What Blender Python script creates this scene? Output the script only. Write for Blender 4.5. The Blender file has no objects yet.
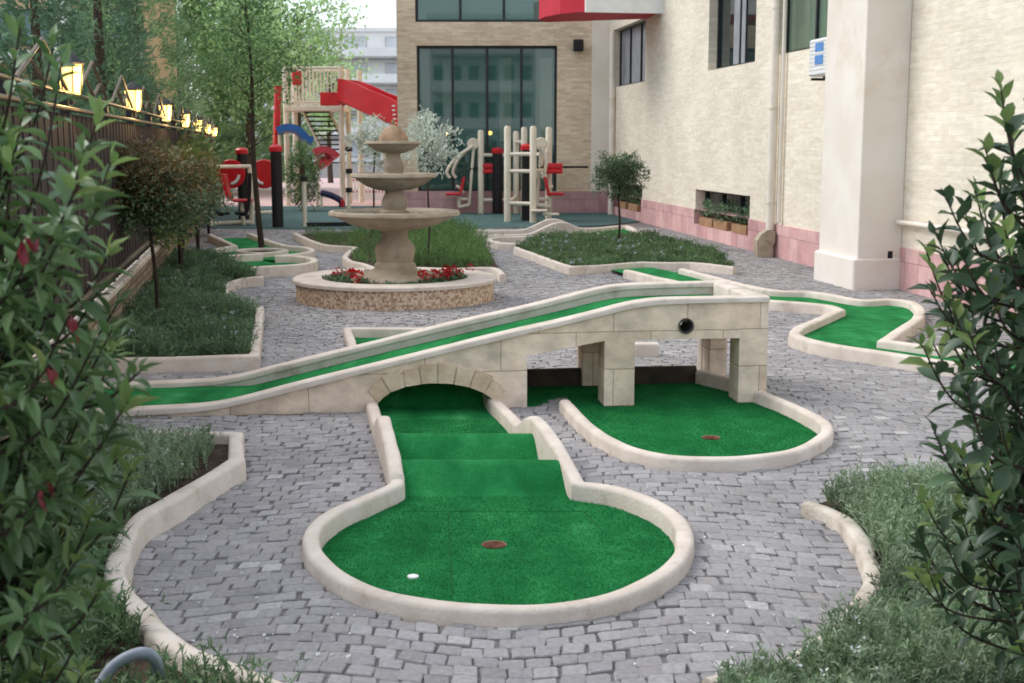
import bpy, math, random
import numpy as np
from mathutils import Vector
from mathutils.geometry import tessellate_polygon
random.seed(7); RNG = np.random.default_rng(11)
S = bpy.context.scene; COL = S.collection
PI = math.pi; R = math.radians

# ---------------------------------------------------------------- camera
F = 1296.0; TH = R(8.71); H = 2.0
cd = bpy.data.cameras.new('camera'); cam = bpy.data.objects.new('camera', cd); COL.objects.link(cam)
cam.location = (0, 0, H); cam.rotation_euler = (PI/2 - TH, 0, 0)
cd.sensor_width = 36; cd.lens = F/1024*36; cd.clip_end = 2000; cd.clip_start = 0.05
S.camera = cam
cd.dof.use_dof = True; cd.dof.focus_distance = 8.5; cd.dof.aperture_fstop = 5.6

def ray(px, py):
    a, b = (px-512)/F, -(py-341.5)/F
    return Vector((a, math.cos(TH)+b*math.sin(TH), -math.sin(TH)+b*math.cos(TH)))
O = Vector((0, 0, H))
def P(px, py, z=0.0):                 # point of the photograph on a level plane
    d = ray(px, py); return O + d*((z-H)/d.z)
def Q(px, py, D):                     # point of the photograph at a distance
    d = ray(px, py); return O + d*(D/d.y)
def PL(px, py, p0, n):                # point of the photograph on a vertical plane
    d = ray(px, py); return O + d*((p0-O).dot(n)/d.dot(n))

# ---------------------------------------------------------------- materials
def lin(c):
    return tuple((x/12.92 if x <= .04045 else ((x+.055)/1.055)**2.4) for x in (v/255 for v in c))
def newmat(name):
    m = bpy.data.materials.new(name); m.use_nodes = True
    nt = m.node_tree; return m, nt, nt.nodes['Principled BSDF'], nt.nodes.new, nt.links.new
def mat(name, c, c2=None, scale=6, rough=.8, bump=0, bscale=60, metal=0, spec=.3, detail=6, island=0.0, dirt=None):
    m, nt, b, N, L = newmat(name)
    b.inputs['Roughness'].default_value = rough; b.inputs['Metallic'].default_value = metal
    b.inputs['Specular IOR Level'].default_value = spec
    tc = N('ShaderNodeTexCoord')
    if c2 is None: c2 = tuple(x*.78 for x in c)
    n = N('ShaderNodeTexNoise'); n.inputs['Scale'].default_value = scale; n.inputs['Detail'].default_value = detail
    L(tc.outputs['Object'], n.inputs['Vector'])
    r = N('ShaderNodeMapRange'); r.inputs[1].default_value = .35; r.inputs[2].default_value = .65
    L(n.outputs['Fac'], r.inputs[0])
    mx = N('ShaderNodeMix'); mx.data_type = 'RGBA'
    mx.inputs[6].default_value = (*c, 1); mx.inputs[7].default_value = (*c2, 1)
    L(r.outputs[0], mx.inputs[0]); out = mx.outputs[2]
    if dirt:                                              # stains with a shape of their own
        n2 = N('ShaderNodeTexNoise'); n2.inputs['Scale'].default_value = dirt[1]; n2.inputs['Detail'].default_value = 9
        n2.inputs['Roughness'].default_value = .7
        L(tc.outputs['Object'], n2.inputs['Vector'])
        r2 = N('ShaderNodeMapRange'); r2.inputs[1].default_value = .56; r2.inputs[2].default_value = .72; r2.inputs[4].default_value = dirt[2]
        L(n2.outputs['Fac'], r2.inputs[0])
        m2 = N('ShaderNodeMix'); m2.data_type = 'RGBA'; m2.inputs[7].default_value = (*dirt[0], 1)
        L(r2.outputs[0], m2.inputs[0]); L(out, m2.inputs[6]); out = m2.outputs[2]
    if island:
        g = N('ShaderNodeNewGeometry'); h = N('ShaderNodeHueSaturation')
        r3 = N('ShaderNodeMapRange'); r3.inputs[3].default_value = 1-island; r3.inputs[4].default_value = 1+island
        L(g.outputs['Random Per Island'], r3.inputs[0]); L(r3.outputs[0], h.inputs['Value']); L(out, h.inputs['Color']); out = h.outputs[0]
    L(out, b.inputs['Base Color'])
    if bump:
        n3 = N('ShaderNodeTexNoise'); n3.inputs['Scale'].default_value = bscale; n3.inputs['Detail'].default_value = 8
        L(tc.outputs['Object'], n3.inputs['Vector'])
        bp = N('ShaderNodeBump'); bp.inputs['Strength'].default_value = bump; bp.inputs['Distance'].default_value = .02
        L(n3.outputs['Fac'], bp.inputs['Height']); L(bp.outputs[0], b.inputs['Normal'])
    return m
def leafmat(name, c, c2, rough=.45, trans=.3, spec=.4, var=.35):
    m, nt, b, N, L = newmat(name)
    b.inputs['Roughness'].default_value = rough; b.inputs['Specular IOR Level'].default_value = spec
    g = N('ShaderNodeNewGeometry'); mx = N('ShaderNodeMix'); mx.data_type = 'RGBA'
    mx.inputs[6].default_value = (*c, 1); mx.inputs[7].default_value = (*c2, 1)
    L(g.outputs['Random Per Island'], mx.inputs[0])
    tc = N('ShaderNodeTexCoord'); n = N('ShaderNodeTexNoise'); n.inputs['Scale'].default_value = 2.2; n.inputs['Detail'].default_value = 4
    L(tc.outputs['Object'], n.inputs['Vector'])
    r = N('ShaderNodeMapRange'); r.inputs[1].default_value = .3; r.inputs[2].default_value = .7; r.inputs[3].default_value = 1-var; r.inputs[4].default_value = 1+var
    L(n.outputs['Fac'], r.inputs[0])
    h = N('ShaderNodeHueSaturation'); L(r.outputs[0], h.inputs['Value']); L(mx.outputs[2], h.inputs['Color'])
    L(h.outputs[0], b.inputs['Base Color'])
    t = N('ShaderNodeBsdfTranslucent'); L(h.outputs[0], t.inputs['Color'])
    ms = N('ShaderNodeMixShader'); ms.inputs[0].default_value = trans
    L(b.outputs[0], ms.inputs[1]); L(t.outputs[0], ms.inputs[2])
    L(ms.outputs[0], nt.nodes['Material Output'].inputs['Surface'])
    return m
def stonestrip(name, ang, cols, bw, bh, mortar, mcol, bump=.5, rough=.85, msize=.004, offset=.5, joint=.25, st=(4.5, 17), bs=.55, vr=(.80, 1.16)):
    """courses of split stone or tile on a vertical wall that runs at angle ang"""
    m, nt, b, N, L = newmat(name); b.inputs['Roughness'].default_value = rough; b.inputs['Specular IOR Level'].default_value = .25
    tc = N('ShaderNodeTexCoord'); mp = N('ShaderNodeMapping'); mp.inputs['Rotation'].default_value = (0, 0, -ang)
    L(tc.outputs['Object'], mp.inputs['Vector'])
    sp = N('ShaderNodeSeparateXYZ'); L(mp.outputs[0], sp.inputs[0]); cb = N('ShaderNodeCombineXYZ')
    L(sp.outputs[0], cb.inputs[0]); L(sp.outputs[2], cb.inputs[1])
    nz = N('ShaderNodeTexNoise'); nz.inputs['Scale'].default_value = 3.0; L(cb.outputs[0], nz.inputs['Vector'])
    ad = N('ShaderNodeMixRGB'); ad.blend_type = 'ADD'; ad.inputs[0].default_value = .02
    L(cb.outputs[0], ad.inputs[1]); L(nz.outputs['Color'], ad.inputs[2])
    br = N('ShaderNodeTexBrick'); br.offset = offset; br.inputs['Scale'].default_value = 1
    br.inputs['Brick Width'].default_value = bw; br.inputs['Row Height'].default_value = bh
    br.inputs['Mortar Size'].default_value = msize; br.inputs['Mortar Smooth'].default_value = .4; br.inputs['Bias'].default_value = 0
    br.inputs['Color1'].default_value = (*cols[0], 1); br.inputs['Color2'].default_value = (*cols[1], 1); br.inputs['Mortar'].default_value = (*mcol, 1)
    L(ad.outputs[0], br.inputs['Vector'])
    ms_ = N('ShaderNodeMapping'); ms_.inputs['Scale'].default_value = (st[0], st[1], 1); L(cb.outputs[0], ms_.inputs['Vector'])
    n = N('ShaderNodeTexNoise'); n.inputs['Scale'].default_value = 1.0; n.inputs['Detail'].default_value = 9; n.inputs['Roughness'].default_value = .62; L(ms_.outputs[0], n.inputs['Vector'])
    big = N('ShaderNodeTexNoise'); big.inputs['Scale'].default_value = bs; big.inputs['Detail'].default_value = 4; L(tc.outputs['Object'], big.inputs['Vector'])
    av = N('ShaderNodeMath'); av.operation = 'ADD'; L(n.outputs['Fac'], av.inputs[0]); L(big.outputs['Fac'], av.inputs[1])
    r = N('ShaderNodeMapRange'); r.inputs[1].default_value = .75; r.inputs[2].default_value = 1.25; r.inputs[3].default_value = vr[0]; r.inputs[4].default_value = vr[1]
    L(av.outputs[0], r.inputs[0])
    h = N('ShaderNodeHueSaturation'); L(r.outputs[0], h.inputs['Value']); L(br.outputs['Color'], h.inputs['Color'])
    L(h.outputs[0], b.inputs['Base Color'])
    fm = N('ShaderNodeMath'); fm.operation = 'MULTIPLY'; fm.inputs[1].default_value = joint; L(br.outputs['Fac'], fm.inputs[0])
    hm = N('ShaderNodeMath'); hm.operation = 'SUBTRACT'; L(n.outputs['Fac'], hm.inputs[0]); L(fm.outputs[0], hm.inputs[1])
    bp = N('ShaderNodeBump'); bp.inputs['Strength'].default_value = bump; bp.inputs['Distance'].default_value = .02
    L(hm.outputs[0], bp.inputs['Height']); L(bp.outputs[0], b.inputs['Normal'])
    return m
def emit(name, c, s):
    m, nt, b, N, L = newmat(name); b.inputs['Base Color'].default_value = (*c, 1)
    b.inputs['Emission Color'].default_value = (*c, 1); b.inputs['Emission Strength'].default_value = s
    return m
def glassmat(name, c, rough=.04, spec=.6, alpha_mix=0.0):
    m, nt, b, N, L = newmat(name); b.inputs['Base Color'].default_value = (*c, 1); b.inputs['Roughness'].default_value = rough
    b.inputs['Specular IOR Level'].default_value = spec
    if alpha_mix:
        t = N('ShaderNodeBsdfTransparent'); t.inputs[0].default_value = (.75, .9, .86, 1)
        ms = N('ShaderNodeMixShader'); ms.inputs[0].default_value = alpha_mix
        L(b.outputs[0], ms.inputs[1]); L(t.outputs[0], ms.inputs[2]); L(ms.outputs[0], nt.nodes['Material Output'].inputs['Surface'])
    return m

# ---------------------------------------------------------------- mesh builder
class MB:
    def __init__(s): s.v = []; s.f = []
    def add(s, vs, fs):
        o = len(s.v); s.v += [tuple(v) for v in vs]; s.f += [tuple(i+o for i in f) for f in fs]; return s
    def box(s, c, size, ax=None, ch=0.0):
        """box centred on c; ax = (x axis, y axis) unit vectors; ch = chamfer"""
        x = Vector(ax[0]) if ax else Vector((1, 0, 0)); y = Vector(ax[1]) if ax else Vector((0, 1, 0)); z = x.cross(y)
        hx, hy, hz = (d/2 for d in size); c = Vector(c)
        if ch <= 0:
            vs = [c+x*a*hx+y*b*hy+z*k*hz for k in (-1, 1) for a, b in ((-1,-1), (1,-1), (1,1), (-1,1))]
            return s.add(vs, [(3,2,1,0), (4,5,6,7), (0,1,5,4), (1,2,6,5), (2,3,7,6), (3,0,4,7)])
        rings = []
        for k, ins in ((-hz, ch), (-hz+ch, 0), (hz-ch, 0), (hz, ch)):
            a, b = hx-ins, hy-ins; q = ch if ins == 0 else ch*.6
            rings.append([c+x*i+y*j+z*k for i, j in ((-a+q,-b), (a-q,-b), (a,-b+q), (a,b-q), (a-q,b), (-a+q,b), (-a,b-q), (-a,-b+q))])
        return s.loft(rings, True, True)
    def loft(s, rings, cap0=False, cap1=False, closed=True):
        n = len(rings[0]); vs = [p for r in rings for p in r]; fs = []
        for i in range(len(rings)-1):
            for j in range(n if closed else n-1):
                k = (j+1) % n; fs.append((i*n+j, i*n+k, (i+1)*n+k, (i+1)*n+j))
        if cap0: fs.append(tuple(range(n-1, -1, -1)))
        if cap1: fs.append(tuple((len(rings)-1)*n+j for j in range(n)))
        return s.add(vs, fs)
    def tube(s, pts, r, n=10, cap=True):
        pts = [Vector(p) for p in pts]; rs = r if isinstance(r, (list, tuple)) else [r]*len(pts)
        rings = []; up = None
        for i, p in enumerate(pts):
            t = (pts[min(i+1, len(pts)-1)]-pts[max(i-1, 0)]).normalized()
            if up is None: up = Vector((0,0,1)) if abs(t.z) < .9 else Vector((1,0,0))
            a = t.cross(up).normalized(); up = a.cross(t).normalized()
            rings.append([p+(a*math.cos(2*PI*k/n)+up*math.sin(2*PI*k/n))*rs[i] for k in range(n)])
        return s.loft(rings, cap, cap)
    def lathe(s, prof, c=(0,0,0), n=40, cap=True):
        c = Vector(c); rings = [[c+Vector((r*math.cos(2*PI*k/n), r*math.sin(2*PI*k/n), z)) for k in range(n)] for r, z in prof]
        return s.loft(rings, cap and prof[0][0] > 1e-4, cap)
    def poly(s, pts, holes=(), flip=False):
        loops = [[Vector(p) for p in pts]] + [[Vector(p) for p in h] for h in holes]
        tr = tessellate_polygon(loops); vs = [p for l in loops for p in l]
        return s.add(vs, [t[::-1] if flip else t for t in tr])
    def prism(s, pts, holes, d):
        """flat outline with holes, extruded by the vector d"""
        d = Vector(d); loops = [[Vector(p) for p in pts]] + [[Vector(p) for p in h] for h in holes]
        tr = tessellate_polygon(loops); vs = [p for l in loops for p in l]; n = len(vs)
        fs = [tuple(t) for t in tr] + [tuple(i+n for i in t[::-1]) for t in tr]; o = 0
        for l in loops:
            m = len(l); fs += [(o+i, o+(i+1) % m, n+o+(i+1) % m, n+o+i) for i in range(m)]; o += m
        return s.add(vs+[v+d for v in vs], fs)
    def disc(s, c, r, n=24, z=0):
        c = Vector(c); return s.add([c+Vector((r*math.cos(2*PI*k/n), r*math.sin(2*PI*k/n), z)) for k in range(n)], [tuple(range(n))])
    def build(s, name, m, parent=None, smooth=False, **tags):
        me = bpy.data.meshes.new(name); me.from_pydata(s.v, [], s.f)
        return link(name, me, m, parent, smooth, **tags)

OFF = {}
def link(name, me, m, parent=None, smooth=False, **tags):
    import bmesh
    if len(me.polygons) < 60000 and not tags.pop('raw', False):
        bm = bmesh.new(); bm.from_mesh(me); bmesh.ops.recalc_face_normals(bm, faces=bm.faces); bm.to_mesh(me); bm.free()
    tags.pop('raw', None)
    me.materials.append(m)
    if smooth:
        me.polygons.foreach_set('use_smooth', [True]*len(me.polygons))
        if smooth != 'all': me.set_sharp_from_angle(angle=R(smooth if smooth is not True else 38))
    me.update()
    o = bpy.data.objects.new(name, me); COL.objects.link(o)
    if parent: o.parent = parent; o.location = -OFF.get(parent.name, Vector((0,0,0)))
    for k, v in tags.items(): o[k] = v
    return o
def thing(name, label, cat, loc=(0,0,0), group=None, local=False):
    o = bpy.data.objects.new(name, None); COL.objects.link(o); o.empty_display_size = .2; o.location = loc
    o['label'] = label; o['category'] = cat
    if group: o['group'] = group
    OFF[o.name] = Vector((0,0,0)) if local else Vector(loc)
    return o
def dup(root, loc, label, rz=0, scale=1):
    r = root.copy(); COL.objects.link(r); r.location = loc; r.rotation_euler = (0,0,rz); r.scale = (scale,)*3; r['label'] = label
    for ch in root.children:
        c = ch.copy(); COL.objects.link(c); c.parent = r
        for g in ch.children:
            d = g.copy(); COL.objects.link(d); d.parent = c
    return r
def structure(o): o['kind'] = 'structure'; return o

def npmesh(name, V, quads, tris=None):
    me = bpy.data.meshes.new(name); V = np.asarray(V, np.float32).reshape(-1, 3)
    me.vertices.add(len(V)); me.vertices.foreach_set('co', V.ravel())
    q = np.asarray(quads, np.int32).reshape(-1, 4) if quads is not None and len(quads) else np.zeros((0,4), np.int32)
    t = np.asarray(tris, np.int32).reshape(-1, 3) if tris is not None and len(tris) else np.zeros((0,3), np.int32)
    me.loops.add(q.size+t.size); me.loops.foreach_set('vertex_index', np.concatenate([q.ravel(), t.ravel()]))
    me.polygons.add(len(q)+len(t))
    me.polygons.foreach_set('loop_start', np.concatenate([np.arange(len(q))*4, q.size+np.arange(len(t))*3]).astype(np.int32))
    me.update(calc_edges=True); me.validate(); return me

def spline(pts, sharp=(), step=6, closed=False):
    pts = [Vector(p) for p in pts]; n = len(pts); out = []
    for i in range(n if closed else n-1):
        g = lambda k: pts[k % n] if closed else pts[max(0, min(n-1, k))]
        p0, p1, p2, p3 = g(i-1), g(i), g(i+1), g(i+2)
        if i in sharp: p0 = p1 + (p1-p2)*.3
        if (i+1) % n in sharp: p3 = p2 + (p2-p1)*.3
        for k in range(step):
            t = k/step
            out.append(.5*((2*p1)+(p2-p0)*t+(2*p0-5*p1+4*p2-p3)*t*t+(3*p1-p0-3*p2+p3)*t**3))
    if not closed: out.append(pts[-1])
    return out

def kerb(mb, path, w=.1, h=.1, z0=-.10, closed=False, r=.022, wob=.004):
    """low rounded wall along a ground path; h a number or one height per point"""
    path = [Vector((p[0], p[1], 0)) for p in path]; n = len(path)
    hs = h if isinstance(h, (list, tuple)) else [h]*n
    zs = z0 if isinstance(z0, (list, tuple)) else [z0]*n
    rings = []; ph = random.uniform(0, 9); acc = 0
    for i, p in enumerate(path):
        a = path[(i-1) % n] if closed or i > 0 else p; b = path[(i+1) % n] if closed or i < n-1 else p
        d1 = (p-a).normalized() if (p-a).length > 1e-6 else None; d2 = (b-p).normalized() if (b-p).length > 1e-6 else None
        d1 = d1 or d2; d2 = d2 or d1; t = (d1+d2).normalized(); nn = Vector((-t.y, t.x, 0))
        k = 1/max(.55, t.dot(d1)); acc += (p-a).length if i else 0
        jit = wob*(math.sin(acc*7+ph)+.6*math.sin(acc*17+2*ph)); jh = wob*.7*math.sin(acc*5+ph*3)
        hw = (w/2+jit*.5)*k; H_ = hs[i]+jh
        prof = [(-hw-.004, zs[i]), (-hw, H_-r), (-hw+r*.3, H_-r*.3), (-hw+r, H_), (0, H_+.002), (hw-r, H_), (hw-r*.3, H_-r*.3), (hw, H_-r), (hw+.004, zs[i])]
        rings.append([p+nn*(x+jit*.4)+Vector((0,0,z)) for x, z in prof])
    if closed: rings.append(rings[0]); return mb.loft(rings)
    return mb.loft(rings, True, True)
def px(path, z=.1): return [P(x, y, z) for x, y in path]
def inside(pt, poly):
    x, y = pt; c = False; n = len(poly)
    for i in range(n):
        x1, y1 = poly[i][0], poly[i][1]; x2, y2 = poly[i-1][0], poly[i-1][1]
        if (y1 > y) != (y2 > y) and x < (x2-x1)*(y-y1)/(y2-y1)+x1: c = not c
    return c
def inside_np(X, Y, poly):
    c = np.zeros(X.shape, bool); n = len(poly)
    for i in range(n):
        x1, y1 = poly[i][0], poly[i][1]; x2, y2 = poly[i-1][0], poly[i-1][1]
        if y1 == y2: continue
        c ^= ((y1 > Y) != (y2 > Y)) & (X < (x2-x1)*(Y-y1)/(y2-y1)+x1)
    return c
def circle(c, r, n=24, z=None): return [Vector((c[0]+r*math.cos(2*PI*k/n), c[1]+r*math.sin(2*PI*k/n), c[2] if z is None else z)) for k in range(n)]

# ---------------------------------------------------------------- material set
M = {}
M['kerb'] = mat('pale_cast_stone', lin((215,203,190)), lin((198,185,171)), 5, .85, .22, 45, dirt=(lin((146,130,112)), 3.2, .6))
M['kerb_old'] = mat('weathered_kerb', lin((206,196,182)), lin((178,166,150)), 6, .9, .5, 40, dirt=(lin((112,104,90)), 6, .85))
M['facing'] = mat('beige_stone_facing', lin((216,194,168)), lin((196,172,144)), 3.5, .8, .35, 30, dirt=(lin((150,128,104)), 2.6, .5))
M['joint'] = mat('dark_joint', lin((124,106,86)), None, 9, .95)
M['darkstone'] = mat('dark_brown_stone', lin((82,72,62)), lin((60,52,46)), 5, .9, .3, 40)  # darker brown than the other kerb stone
M['turf'] = mat('green_artificial_turf', lin((42,132,72)), lin((28,108,54)), 2.2, .9, .9, 420, spec=.12, dirt=(lin((74,150,96)), 7, .5))
def turfmat():
    m, nt, b, N, L = newmat('green_artificial_turf'); b.inputs['Roughness'].default_value = .95; b.inputs['Specular IOR Level'].default_value = .1
    tc = N('ShaderNodeTexCoord'); cols = []
    fine = N('ShaderNodeTexNoise'); fine.inputs['Scale'].default_value = 170; fine.inputs['Detail'].default_value = 3; L(tc.outputs['Object'], fine.inputs['Vector'])
    mid = N('ShaderNodeTexNoise'); mid.inputs['Scale'].default_value = 5; mid.inputs['Detail'].default_value = 8; mid.inputs['Roughness'].default_value = .65; L(tc.outputs['Object'], mid.inputs['Vector'])
    mp = N('ShaderNodeMapping'); mp.inputs['Scale'].default_value = (4, 1.0, 1); mp.inputs['Rotation'].default_value = (0, 0, .3); L(tc.outputs['Object'], mp.inputs['Vector'])
    st = N('ShaderNodeTexNoise'); st.inputs['Scale'].default_value = 1; st.inputs['Detail'].default_value = 5; L(mp.outputs[0], st.inputs['Vector'])
    a = N('ShaderNodeMath'); a.operation = 'ADD'; L(fine.outputs[0], a.inputs[0]); L(mid.outputs[0], a.inputs[1])
    a2 = N('ShaderNodeMath'); a2.operation = 'ADD'; L(a.outputs[0], a2.inputs[0]); L(st.outputs[0], a2.inputs[1])
    cr = N('ShaderNodeValToRGB'); e = cr.color_ramp.elements; r = N('ShaderNodeMapRange'); r.inputs[1].default_value = 1.05; r.inputs[2].default_value = 2.0; L(a2.outputs[0], r.inputs[0])
    e[0].color = (*lin((16,84,42)), 1); e[1].color = (*lin((92,164,108)), 1)
    for p_, c_ in ((.35, (28,112,58)), (.6, (40,130,70)), (.8, (58,146,84))): q = e.new(p_); q.color = (*lin(c_), 1)
    L(r.outputs[0], cr.inputs[0]); L(cr.outputs[0], b.inputs['Base Color'])
    bp = N('ShaderNodeBump'); bp.inputs['Strength'].default_value = .8; bp.inputs['Distance'].default_value = .012; L(fine.outputs[0], bp.inputs['Height']); L(bp.outputs[0], b.inputs['Normal'])
    return m
M['turf'] = turfmat()
M['pipegrey'] = mat('dull_grey_pipe', lin((92,88,84)), lin((60,58,56)), 20, .7)
M['pipewhite'] = mat('creamy_white_pipe', lin((236,228,214)), lin((224,214,198)), 3, .6)
M['cup'] = mat('rusty_cup', lin((160,112,92)), lin((116,80,64)), 30, .7)
M['white'] = mat('white_paint', lin((232,232,228)), lin((222,222,218)), 4, .5)
M['cream'] = mat('cream_painted_metal', lin((226,216,196)), lin((214,203,182)), 4, .4)
M['black'] = mat('black_metal', lin((36,34,36)), lin((28,26,28)), 4, .45)
M['red'] = mat('red_plastic', lin((206,28,40)), lin((188,22,34)), 3, .35, spec=.5)
M['redpaint'] = mat('red_painted_render', lin((200,40,62)), lin((186,34,54)), 2, .6)
M['pinkplastic'] = mat('pink_red_plastic', lin((212,70,88)), None, 3, .35, spec=.5)
M['blue'] = mat('blue_plastic', lin((40,104,178)), lin((32,90,160)), 3, .35, spec=.5)
M['navy'] = mat('navy_plastic', lin((40,44,80)), None, 3, .4)
M['soil'] = mat('dark_garden_soil', lin((84,68,54)), lin((52,42,34)), 14, 1, 1.0, 50)
M['fount'] = mat('sandstone_fountain', lin((180,166,145)), lin((156,142,122)), 5, .75, .3, 60, dirt=(lin((116,106,94)), 3, .8))
M['founttop'] = mat('stained_sandstone', lin((168,140,112)), lin((132,108,84)), 6, .75, .3, 60)
M['frame'] = mat('dark_window_frame', lin((44,48,50)), None, 4, .4)
M['palebld'] = mat('pale_render', lin((249,248,245)), lin((243,241,237)), .6, .9)
M['tan'] = mat('tan_render', lin((205,180,140)), lin((190,166,128)), .5, .9)
M['pillar'] = mat('cream_render', lin((232,224,214)), lin((222,212,198)), 1.2, .85, .08, 30, dirt=(lin((206,188,160)), .9, .6))
M['bark'] = mat('grey_brown_bark', lin((92,78,64)), lin((60,50,42)), 22, .95, .8, 40)
M['darkbark'] = mat('dark_bark', lin((66,54,46)), lin((46,38,32)), 22, .95, .6, 40)
M['hose'] = mat('grey_rubber_hose', lin((150,158,168)), lin((132,140,150)), 20, .45)
M['terracotta'] = mat('terracotta', lin((176,138,104)), lin((150,114,84)), 8, .85)
M['rubber'] = mat('green_rubber_tiles', lin((72,100,98)), lin((60,86,86)), 2, .9, .3, 120)
M['wood'] = mat('dark_brown_boards', lin((54,41,38)), lin((40,30,28)), 4, .7)
M['railmetal'] = mat('tarnished_bronze_rail', lin((112,98,78)), lin((84,72,56)), 6, .5, metal=.3)
M['lampglass'] = emit('lamp_glow', (1.0, .58, .14), 2.4)
M['glass'] = glassmat('window_glass', (.012, .02, .02))
M['glasslight'] = glassmat('greenish_glass', (.13, .19, .14), .05, .7)
M['curtain'] = mat('grey_curtain', lin((150,152,156)), None, 3, .8)

# ---------------------------------------------------------------- world and light
SUN_EL, SUN_AZ = R(45), R(-72)           # azimuth from +Y, clockwise: sky light from the left
w = bpy.data.worlds.new('World'); S.world = w; w.use_nodes = True
nt = w.node_tree; sky = nt.nodes.new('ShaderNodeTexSky'); sky.sky_type = 'NISHITA'; sky.sun_disc = False
sky.sun_elevation = SUN_EL; sky.sun_rotation = SUN_AZ; sky.air_density = 1.0; sky.dust_density = 1.0; sky.ozone_density = 1.0
vm = nt.nodes.new('ShaderNodeMix'); vm.data_type = 'RGBA'; vm.inputs[0].default_value = .6; vm.inputs[7].default_value = (6.4, 6.7, 7.2, 1)   # thin white overcast
nt.links.new(sky.outputs[0], vm.inputs[6]); nt.links.new(vm.outputs[2], nt.nodes['Background'].inputs[0]); nt.nodes['Background'].inputs[1].default_value = .13
sl = bpy.data.lights.new('sun', 'SUN'); sl.energy = 1.3; sl.angle = R(36); sl.color = (1, .97, .92)
so = bpy.data.objects.new('sun', sl); COL.objects.link(so)
d = Vector((math.sin(SUN_AZ)*math.cos(SUN_EL), math.cos(SUN_AZ)*math.cos(SUN_EL), math.sin(SUN_EL)))
so.rotation_euler = d.to_track_quat('Z', 'Y').to_euler(); so.location = (-10, 0, 20)
S.view_settings.view_transform = 'Standard'; S.view_settings.look = 'None'; S.view_settings.gamma = 1; S.view_settings.exposure = 0.80
S.render.engine = 'CYCLES'; S.cycles.use_denoising = True; S.cycles.filter_width = 1.7; S.cycles.max_bounces = 6; S.cycles.diffuse_bounces = 4; S.cycles.transparent_max_bounces = 12

# ---------------------------------------------------------------- key frames of the place
WB, WA = Q(606.5, 214, 37.7), P(753, 251)                    # foot of the long right wall
wt = (WB-WA); wt.z = 0; wt.normalize()               # along the wall, away from the camera
wn = Vector((-wt.y, wt.x, 0))                        # out of the wall, towards the court
WANG = math.atan2(wt.y, wt.x)
def WU(x, y):                                        # (along, height) of a pixel on the wall
    p = PL(x, y, WA, wn); return ((p-WA).dot(wt), p.z)
def WP(u, z, v=0.0): return WA + wt*u + wn*v + Vector((0,0,z))

BLD = PL
b0, b1 = P(211, 415), P(754, 401)                    # foot of the bridge's near face
bt = (b1-b0); bt.z = 0; bt.normalize(); bn = Vector((-bt.y, bt.x, 0))
BW = 1.2                                             # width of the bridge
def BU(x, y, off=0.0):
    p = PL(x, y, b0+bn*off, bn); return ((p-b0).dot(bt), p.z)
def BP(u, z, v=0.0): return b0 + bt*u + bn*v + Vector((0,0,z))
M['facing'] = stonestrip('beige_stone_facing', math.atan2(bt.y, bt.x), (lin((234,214,192)), lin((216,191,165))), .58, .29, .004, lin((178,154,128)), .5, msize=.004, joint=.6, st=(5, 7), bs=3.2, vr=(.70, 1.22))
CULL = []                                            # outlines that the setts leave free

# ================================================================ NEAR LANE (under the arch)
def bump(D):
    z = 0
    for c, a, hw in ((7.53, .155, .42), (8.20, .165, .42), (10.1, .18, .5)):
        x = abs(D-c)/(hw if D > c else .25)
        if x < 1: z = max(z, a*(.5+.5*math.cos(PI*x)))
    return z
def bhz(D):
    z = .072
    if 7.2 < D <= 8.3: z += .155*math.sin(PI/2*(D-7.2)/1.1)
    elif 8.3 < D < 8.85: z += .155*(.5+.5*math.cos(PI*(D-8.3)/.55))
    return z
A1, A2 = P(373, 405, .08), P(397, 478, .08); C1, C2 = P(499, 402, .08), P(574, 477, .08)
def lineD(a, b, D): t = (D-a.y)/(b.y-a.y); return Vector((a.x+(b.x-a.x)*t, D, 0))
Dend = P(350, 325, .1).y
ring_px = [(394,484), (366,496), (336,509), (317,524), (311,539), (319,557), (344,576), (379,591), (426,601), (486,606), (546,605), (602,597), (645,582), (675,561), (685,540), (680,520), (654,501), (615,487)]
ring = px(ring_px, .072)
Lst = [lineD(A1, A2, D) for D in np.linspace(Dend, 7.32, 130)]
Rst = [lineD(C1, C2, D) for D in np.linspace(7.25, Dend, 130)]
rp = spline([Lst[-1]]+ring+[Rst[0]], (), 5)[1:-1]
path = Lst + rp + Rst + [Lst[0]]
lane = thing('golf_lane', 'long golf lane with humps under the arch, ending in the round green nearest the camera', 'golf lane', (ring[4].x+.9, ring[4].y, 0))
lz = [bhz(p.y) if (i < len(Lst) or len(Lst)+len(rp) <= i) else .072 for i, p in enumerate(path)]
kb = MB(); kerb(kb, path, .088, lz, wob=.003); kb.build('border', M['kerb'], lane, 50)
hc = P(494, 545, -.03)
tm = MB()
rows = list(np.arange(7.0, Dend, .04))
V = []
for D in rows:
    a, b = lineD(A1, A2, D), lineD(C1, C2, D); zz = -.028+bump(D)
    V += [a+Vector((0,0,zz))+(b-a)*k/6 for k in range(7)]
fs = [(i*7+k, i*7+k+1, (i+1)*7+k+1, (i+1)*7+k) for i in range(len(rows)-1) for k in range(6)]
tm.add(V, fs); tm.build('runway_turf', M['turf'], lane, 60)
gp = [Vector((p.x, p.y, -.031)) for p in rp]
MB().poly(gp, [circle(hc, .058, 28, -.031)]).build('green_turf', M['turf'], lane)
cup = MB(); cup.lathe([(.0, -.075), (.045, -.075), (.057, -.06), (.0585, -.029), (.064, -.026)], (hc.x, hc.y, 0), 28, False); cup.build('hole_cup', M['cup'], lane, True)
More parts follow.
